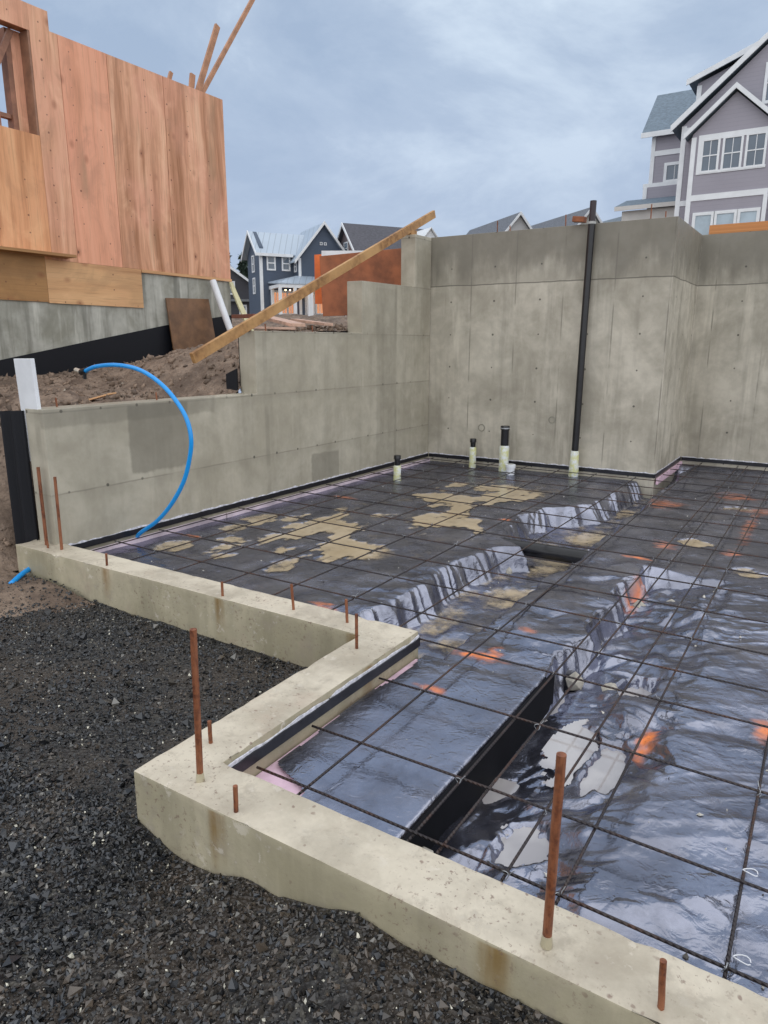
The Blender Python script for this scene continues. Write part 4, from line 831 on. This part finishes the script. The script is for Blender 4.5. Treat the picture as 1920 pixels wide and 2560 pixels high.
# --- mauve house, upper right (facade parallel to the back wall)
mh = thing('mauve_house', 'mauve house with white trim, stacked gables and triple windows on the right', 'house')
F = Fr((0, 44), 90)
M_mauve = siding('mauve siding', (.315, .30, .345), .2); M_slate = shingle('slate blue shingles', (.145, .19, .235))
tM = .62                       # depth of main wall behind the bay
k = 44.62/44
w = MB(); F.gable(w, -8.95, 3.6, tM, 12, 2.6, 13.1, 18.6, -2.67); ob('wall', w, M_mauve, mh)
w = MB(); F.gable(w, -8.27, -4.3, 0, tM+.02, 2.6, 12.45, 14.25, -6.29); ob('bay_wall', w, M_mauve, mh)
w = MB()                        # main roof
F.slab(w, (-9.48, 12.96), (-2.67, 18.75), tM-.35, 12.4, .12); F.slab(w, (4.1, 12.96), (-2.67, 18.75), tM-.35, 12.4, .12); ob('roof', w, M_slate, mh)
w = MB(); F.slab(w, (-8.62, 12.28), (-6.31, 14.36), -.3, tM, .1); F.slab(w, (-4.0, 12.28), (-6.31, 14.36), -.3, tM, .1); ob('bay_roof', w, M_slate, mh)
w = MB()
F.slab(w, (-9.50, 12.80), (-2.67, 18.66), tM-.42, tM-.35, .34); F.slab(w, (-8.66, 12.20), (-6.31, 14.32), -.38, -.305, .27); F.slab(w, (-3.96, 12.20), (-6.31, 14.32), -.38, -.305, .27)
ob('rake_board', w, M_trim, mh)
w = MB(); F.box(w, -8.97, -8.72, tM-.05, tM-.001, 2.6, 13.1); F.box(w, -8.29, -8.05, -.05, -.001, 2.6, 12.3)
F.box(w, -8.05, -4.32, -.045, -.001, 9.10, 9.40); F.box(w, -8.72, -8.3, tM-.04, tM-.001, 9.0, 9.28); F.box(w, -8.72, -8.3, tM-.045, tM-.002, 12.75, 13.0); F.box(w, -4.5, -4.3, -.052, -.002, 2.6, 9.1)
ob('trim', w, M_trim, mh)
w = MB(); F.box(w, -7.93, -4.58, -.05, -.001, 10.42, 10.56); F.box(w, -7.93, -4.58, -.05, -.001, 12.08, 12.36); F.box(w, -7.93, -7.70, -.05, -.001, 10.56, 12.08); ob('window_surround', w, M_trim, mh)
for a, b in ((-7.66, -6.95), (-6.61, -5.84), (-5.5, -4.73)): window(F, a, b, 10.58, 12.05, -.002, mh, 2, 2, .11)
for a, b in ((-7.72, -6.93), (-6.64, -5.80), (-5.50, -4.72)): window(F, a, b, 6.9, 8.33, -.002, mh, 1, 1, .16, M_blind)
window(F, -5.0, -3.5, 13.75, 15.4, tM-.002, mh, 2, 2, .15)
for a in (-2.0, 0.0): window(F, a, a+1.2, 10.5, 12.2, tM-.002, mh, 2, 2, .12)
# dormer on the left slope
w = MB(); P = [(-8.55, 14.2), (-4.9, 16.4), (-4.9, 16.75), (-8.55, 15.42)]
w.add([F.p(a, 1.6, b) for a, b in P]+[F.p(a, 6, b) for a, b in P], [(3,2,1,0),(4,5,6,7),(0,1,5,4),(1,2,6,5),(2,3,7,6),(3,0,4,7)]); ob('dormer_wall', w, M_mauve, mh)
w = MB(); F.slab(w, (-9.05, 15.52), (-4.9, 17.03), 1.2, 6.3, .1); ob('dormer_roof', w, M_slate, mh)
w = MB(); F.slab(w, (-9.07, 15.30), (-4.9, 16.82), 1.12, 1.2, .28); F.box(w, -8.57, -8.33, 1.55, 1.598, 14.35, 15.3); ob('dormer_trim', w, M_trim, mh)
# rear wing
w = MB(); F.box(w, -12.0, -9.0, 7, 13, 2.6, 14.5); ob('wing_wall', w, M_mauve, mh)
w = MB(); F.sideslab(w, (6.55, 14.42), (10.0, 17.6), -12.62, -8.0, .12); F.sideslab(w, (13.5, 14.42), (10.0, 17.6), -12.62, -8.0, .12); ob('wing_roof', w, M_slate, mh)
w = MB(); F.box(w, -12.62, -9.0, 6.48, 6.55, 14.32, 14.62); F.box(w, -12.02, -11.78, 6.95, 6.999, 11.5, 14.4); F.box(w, -11.78, -9.0, 6.955, 6.999, 13.25, 13.55); F.box(w, -12.35, -9.0, 6.90, 6.999, 11.40, 11.64); F.box(w, -12.3, -12.05, 6.80, 6.85, 10.3, 11.4); ob('wing_trim', w, M_trim, mh)
w = MB(); F.box(w, -12.28, -9.0, 6.85, 6.99, 10.2, 11.4); ob('wing_skirt', w, M_mauve, mh)
window(F, -10.95, -10.0, 11.75, 12.6, 6.998, mh, 2, 1, .18)
w = MB(); F.sideslab(w, (4.2, 9.85), (6.84, 10.62), -13.3, -9.0, .1); ob('porch_roof', w, M_slate, mh)
w = MB(); F.box(w, -13.32, -9.0, 4.12, 4.2, 9.68, 9.93); F.box(w, -12.95, -9.0, 4.6, 6.8, 2.6, 9.7); ob('porch_wall', w, simple('cream porch wall', (.6, .58, .55), .6, .08, 1), mh)

# --- dark blue house
bl = thing('blue_house', 'dark blue two-storey house with pale metal roof and white porch', 'house')
F = Fr((-40.05, 44.67), 33)
M_navy = siding('dark blue siding', (.065, .09, .135), .2); M_zinc = metalroof('pale metal roof', (.40, .47, .55))
w = MB(); F.box(w, 0, 6.0, 0, 4.1, 2.5, 8.5); ob('wall', w, M_navy, bl)
w = MB(); P = [(0, 8.5), (4.1, 8.5), (3.9, 9.0), (2.05, 10.35), (.2, 9.0)]      # left gable end
w.add([F.p(0, a, b) for a, b in P]+[F.p(.3, a, b) for a, b in P], [tuple(range(4, -1, -1)), tuple(range(5, 10))]+[(i, (i+1) % 5, 5+(i+1) % 5, 5+i) for i in range(5)]); ob('gable_wall', w, M_navy, bl)
w = MB(); F.sideslab(w, (-.35, 8.36), (2.05, 10.25), -.42, 6.0, .1); F.sideslab(w, (4.5, 8.36), (2.05, 10.25), -.42, 6.0, .1); ob('roof', w, M_zinc, bl)
w = MB(); F.sideslab(w, (-.38, 8.22), (2.05, 10.18), -.48, -.42, .24); F.sideslab(w, (4.53, 8.22), (2.05, 10.18), -.48, -.42, .24); F.box(w, -.42, 2.6, -.42, -.35, 8.24, 8.46); F.box(w, -.06, .16, -.05, -.001, 2.5, 8.4); F.box(w, -.052, -.001, -.045, .2, 2.5, 8.4); ob('trim', w, M_trim, bl)
for a, b in ((.62, 1.12), (1.86, 2.34)): window(F, a, b, 7.32, 8.22, -.002, bl, 1, 2, .12, bar=.06)
FL = Fr(F.p(0, 4.1, 0), 33+90)     # left side seen end-on: s runs from back to front
for a, b, z0, z1 in ((1.65, 2.15, 7.3, 8.4), (1.75, 2.2, 5.6, 6.65)): window(FL, a, b, z0, z1, -.002, bl, 1, 2, .12, bar=.05)
tw = -1.3; sw0, sw1, spk = 2.75, 6.95, 4.85
w = MB(); F.gable(w, sw0, sw1, tw, 4.0, 2.5, 8.2, 10.75, spk); ob('wing_wall', w, M_navy, bl)
w = MB(); F.slab(w, (sw0-.4, 7.75), (spk, 10.78), tw-.35, 4.2, .1); F.slab(w, (sw1+.4, 7.75), (spk, 10.78), tw-.35, 4.2, .1); ob('wing_roof', w, M_zinc, bl)
w = MB(); F.slab(w, (sw0-.43, 7.62), (spk, 10.70), tw-.42, tw-.35, .26); F.slab(w, (sw1+.43, 7.62), (spk, 10.70), tw-.42, tw-.35, .26); F.box(w, sw0-.02, sw0+.2, tw-.05, tw-.001, 2.5, 8.1); ob('wing_trim', w, M_trim, bl)
for s_ in (4.6, 4.95): window(F, s_, s_+.14, 9.22, 9.36, tw-.002, bl, 1, 1, .04)
FW = Fr(F.p(sw0, 0, 0), 33+90)
window(FW, .35, .75, 7.2, 7.85, -.002, bl, 1, 2, .1, bar=.05)
# porch
pt0 = tw-1.5
w = MB(); 
P = [F.p(.55, pt0, 6.08), F.p(6.6, pt0, 6.08), F.p(6.6, tw+.0, 6.75), F.p(2.5, tw+.0, 6.75), F.p(.55, 0, 6.3)]
w.add(P+[(a, b, c-.1) for a, b, c in P], [(0, 1, 2, 3, 4), (9, 8, 7, 6, 5)]+[(i, (i+1) % 5, 5+(i+1) % 5, 5+i) for i in range(5)]); ob('porch_roof', w, M_zinc, bl)
w = MB(); F.box(w, .62, 6.5, pt0+.05, pt0+.25, 5.72, 5.97); F.box(w, .62, .82, pt0+.25, 0, 5.72, 5.97)
for s_ in (.65, 1.85, 3.0, 3.2, 4.4, 5.4, 6.2): F.box(w, s_, s_+.22, pt0+.04, pt0+.26, 2.8, 5.72)
F.box(w, .65, .87, -.6, -.38, 2.8, 5.72)
ob('porch_frame', w, M_trim, bl)
w = MB(); F.box(w, .5, 6.7, pt0-.1, -.01, 2.5, 2.8); ob('porch_floor', w, M_trim, bl)
M_pw = simple('pale porch wall', (.55, .56, .58), .5)
w = MB(); F.box(w, .9, 2.72, -.06, -.002, 3.6, 5.7); ob('porch_wall', w, M_pw, bl); w = MB(); F.box(w, 3.2, 5.2, tw-.06, tw-.002, 3.6, 5.7); ob('porch_wall', w, M_pw, bl)
q = Mt('lit room'); n_ = q.noise(q.pos(), 3.0, 3); M_lit = q.done(q.mix(n_, (.12, .05, .03), (.3, .15, .08)), .3, Emission_Color=(1, .42, .2, 1), Emission_Strength=.35)
for s0, s1, t in ((1.0, 1.42, -.062), (1.62, 2.04, -.062), (2.2, 2.6, -.062), (3.4, 3.9, tw-.062), (4.2, 4.7, tw-.062)):
    window(F, s0, s1, 3.9, 5.5, t, bl, 2, 1, .07, M_lit, bar=.05)
q = Mt('warm string bulbs'); M_bulb = q.done((1, .8, .5), .4, Emission_Color=(1, .62, .3, 1), Emission_Strength=9)
for i in range(14):
    s_ = .9+i*.36; w = MB(); c = F.p(s_, pt0+.35, 5.62-.08*abs(math.sin(i*1.1)))
    w.lathe((c[0], c[1], c[2]-.05), [(.01, 0), (.05, .03), (.05, .07), (.015, .1)], 8); o = ob('string_light', w, M_bulb, bl)

# --- small dark house left of the blue one
sh = thing('small_house', 'small dark grey house seen between plywood corner and blue house', 'house')
F = Fr((-52.2, 47.3), 48)
M_char = siding('charcoal siding', (.045, .045, .055), .2)
w = MB(); F.gable(w, 0, 6.2, 0, 5, 2.5, 7.1, 9.3, 3.1); ob('wall', w, M_char, sh)
w = MB(); F.slab(w, (-.4, 6.85), (3.1, 9.33), -.35, 5.3, .1); F.slab(w, (6.6, 6.85), (3.1, 9.33), -.35, 5.3, .1); ob('roof', w, shingle('dark roof', (.06, .065, .07)), sh)
w = MB(); F.slab(w, (6.63, 6.68), (3.1, 9.22), -.42, -.35, .26); F.slab(w, (-.43, 6.68), (3.1, 9.22), -.42, -.35, .26); ob('rake_board', w, M_trim, sh)
window(F, 4.05, 4.75, 6.05, 7.0, -.002, sh, 1, 2, .13, bar=.06); window(F, 5.3, 5.75, 3.9, 4.9, -.002, sh, 1, 2, .13, bar=.06)
w = MB(); F.box(w, 3.2, 6.4, -.5, -.01, 5.3, 5.5); ob('porch_roof', w, simple('grey porch roof', (.16, .17, .18), .6), sh)

# --- roofs showing over the back wall
def far_house(c, az, hw, zp, rise, L, col, roofc, lb, name='far_house', winz=None):
    t = thing(name, lb, 'house', 'houses behind the back wall'); f = Fr((c[0], c[1]), az)
    ze = zp-rise*hw
    w = MB(); f.gable(w, -hw, hw, 0, L, 2.5, ze, zp-.02, 0); ob('wall', w, siding(name+' siding', col, .2), t)
    w = MB(); f.slab(w, (-hw-.3, ze-.3*rise), (0, zp), -.3, L+.3, .1); f.slab(w, (hw+.3, ze-.3*rise), (0, zp), -.3, L+.3, .1); ob('roof', w, shingle(name+' shingles', roofc), t)
    w = MB(); f.slab(w, (-hw-.33, ze-.33*rise-.12), (0, zp-.1), -.36, -.3, .24); f.slab(w, (hw+.33, ze-.33*rise-.12), (0, zp-.1), -.36, -.3, .24); ob('rake_board', w, M_trim, t)
    wz = zp-3.4 if winz is None else winz; window(f, -.5, .5, wz, wz+1.3, -.002, t, 2, 2, .12)
    return f, t
far_house((-22.76, 55.52), 40, 2.6, 11.42, 1.15, 9, (.5, .5, .5), (.13, .14, .16), 'white-gabled house roof peeking over the middle of the back wall')
far_house((-17.72, 57.32), 40, 2.6, 11.60, 1.15, 9.5, (.55, .55, .5), (.14, .15, .17), 'pale-gabled house roof peeking out behind the black vent pipe')
far_house((-13.2, 62), 40, 3, 12.1, .8, 9, (.4, .4, .42), (.15, .18, .21), 'house with low blue-grey roof between the vent pipe and the mauve house')
# brown gabled house behind the plank: gable on its left, ridge running right
t = thing('far_house', 'brown-gabled house with dark roof behind the top of the leaning plank', 'house', 'houses behind the back wall')
F = Fr((-33.1, 48.2), 33)
w = MB(); F.box(w, 0, 7.6, 0, 4.6, 2.5, 8.6); P = [(0, 8.6), (4.6, 8.6), (2.3, 10.8)]
w.add([F.p(0, a, b) for a, b in P]+[F.p(7.6, a, b) for a, b in P], [(2, 1, 0), (3, 4, 5), (0, 1, 4, 3), (1, 2, 5, 4), (2, 0, 3, 5)]); ob('wall', w, siding('brown grey siding', (.17, .13, .13), .2), t)
w = MB(); F.sideslab(w, (-.4, 8.3), (2.3, 10.83), -.35, 7.9, .1); F.sideslab(w, (5.0, 8.3), (2.3, 10.83), -.35, 7.9, .1); ob('roof', w, shingle('charcoal shingles', (.075, .075, .09)), t)
w = MB(); F.sideslab(w, (-.43, 8.14), (2.3, 10.72), -.42, -.35, .24); F.sideslab(w, (5.03, 8.14), (2.3, 10.72), -.42, -.35, .24); F.box(w, -.42, 7.9, -.47, -.4, 8.2, 8.42); ob('rake_board', w, M_trim, t)
FG = Fr(F.p(0, 4.6, 0), 33+90); window(FG, 1.9, 2.6, 8.6, 9.4, -.002, t, 1, 2, .1)
w = MB(); F.gable(w, 5.3, 7.0, -.5, 1.5, 8.0, 9.5, 10.5, 6.15); ob('dormer_wall', w, M_trim, t)
w = MB(); F.slab(w, (5.1, 9.35), (6.15, 10.55), -.75, 1.7, .08); F.slab(w, (7.2, 9.35), (6.15, 10.55), -.75, 1.7, .08); ob('dormer_roof', w, M_trim, t)

# ------------------------------------------------------------------ trees beyond the houses
q = Mt('conifer needles'); n_ = q.noise(q.pos(), 1.3, 3); M_leaf = q.done(q.mix(n_, (.025, .045, .035), (.06, .09, .06)), .8)
M_bark = simple('bark', (.06, .045, .035), .9)
def conifer(x, y, z, h, r, lb, seed):
    g = np.random.default_rng(seed); t = thing('conifer_tree', lb, 'tree', 'trees behind the houses', (x, y, z))
    ob('trunk', MB().tube([(0, 0, 0), (0, 0, h*.5), (0, 0, h)], [.2, .12, .02], 8), M_bark, t)
    n = 2600; u = g.uniform(.12, 1, n)**.8; a = g.uniform(0, 6.283, n); lay = .75+.25*np.sin(u*h*5); rr = r*(1-u)**.85*lay*g.uniform(.25, 1, n)**.5+.05
    P = np.stack([rr*np.cos(a), rr*np.sin(a), u*h-rr*.25], -1); s = g.uniform(.1, .28, n)[:, None]
    d1 = g.normal(size=(n, 3)); d2 = g.normal(size=(n, 3)); d1[:, 2] *= .5
    V = np.stack([P-d1*s*.7, P+d1*s*.7, P+d2*s], 1).reshape(-1, 3); npmesh('crown', V, np.arange(3*n).reshape(-1, 3), M_leaf, False, t)
conifer(-52.5, 56.0, 3.8, 6.4, 1.6, 'dark conifer tip between the small dark house and the blue house', 1)
conifer(-55.5, 56.5, 3.8, 7.2, 1.4, 'thin dark conifer tip at the corner of the plywood house', 2)
conifer(-36.5, 66.0, 4.2, 4.9, 1.9, 'hazy low tree between the blue house and brown-gabled house', 3)
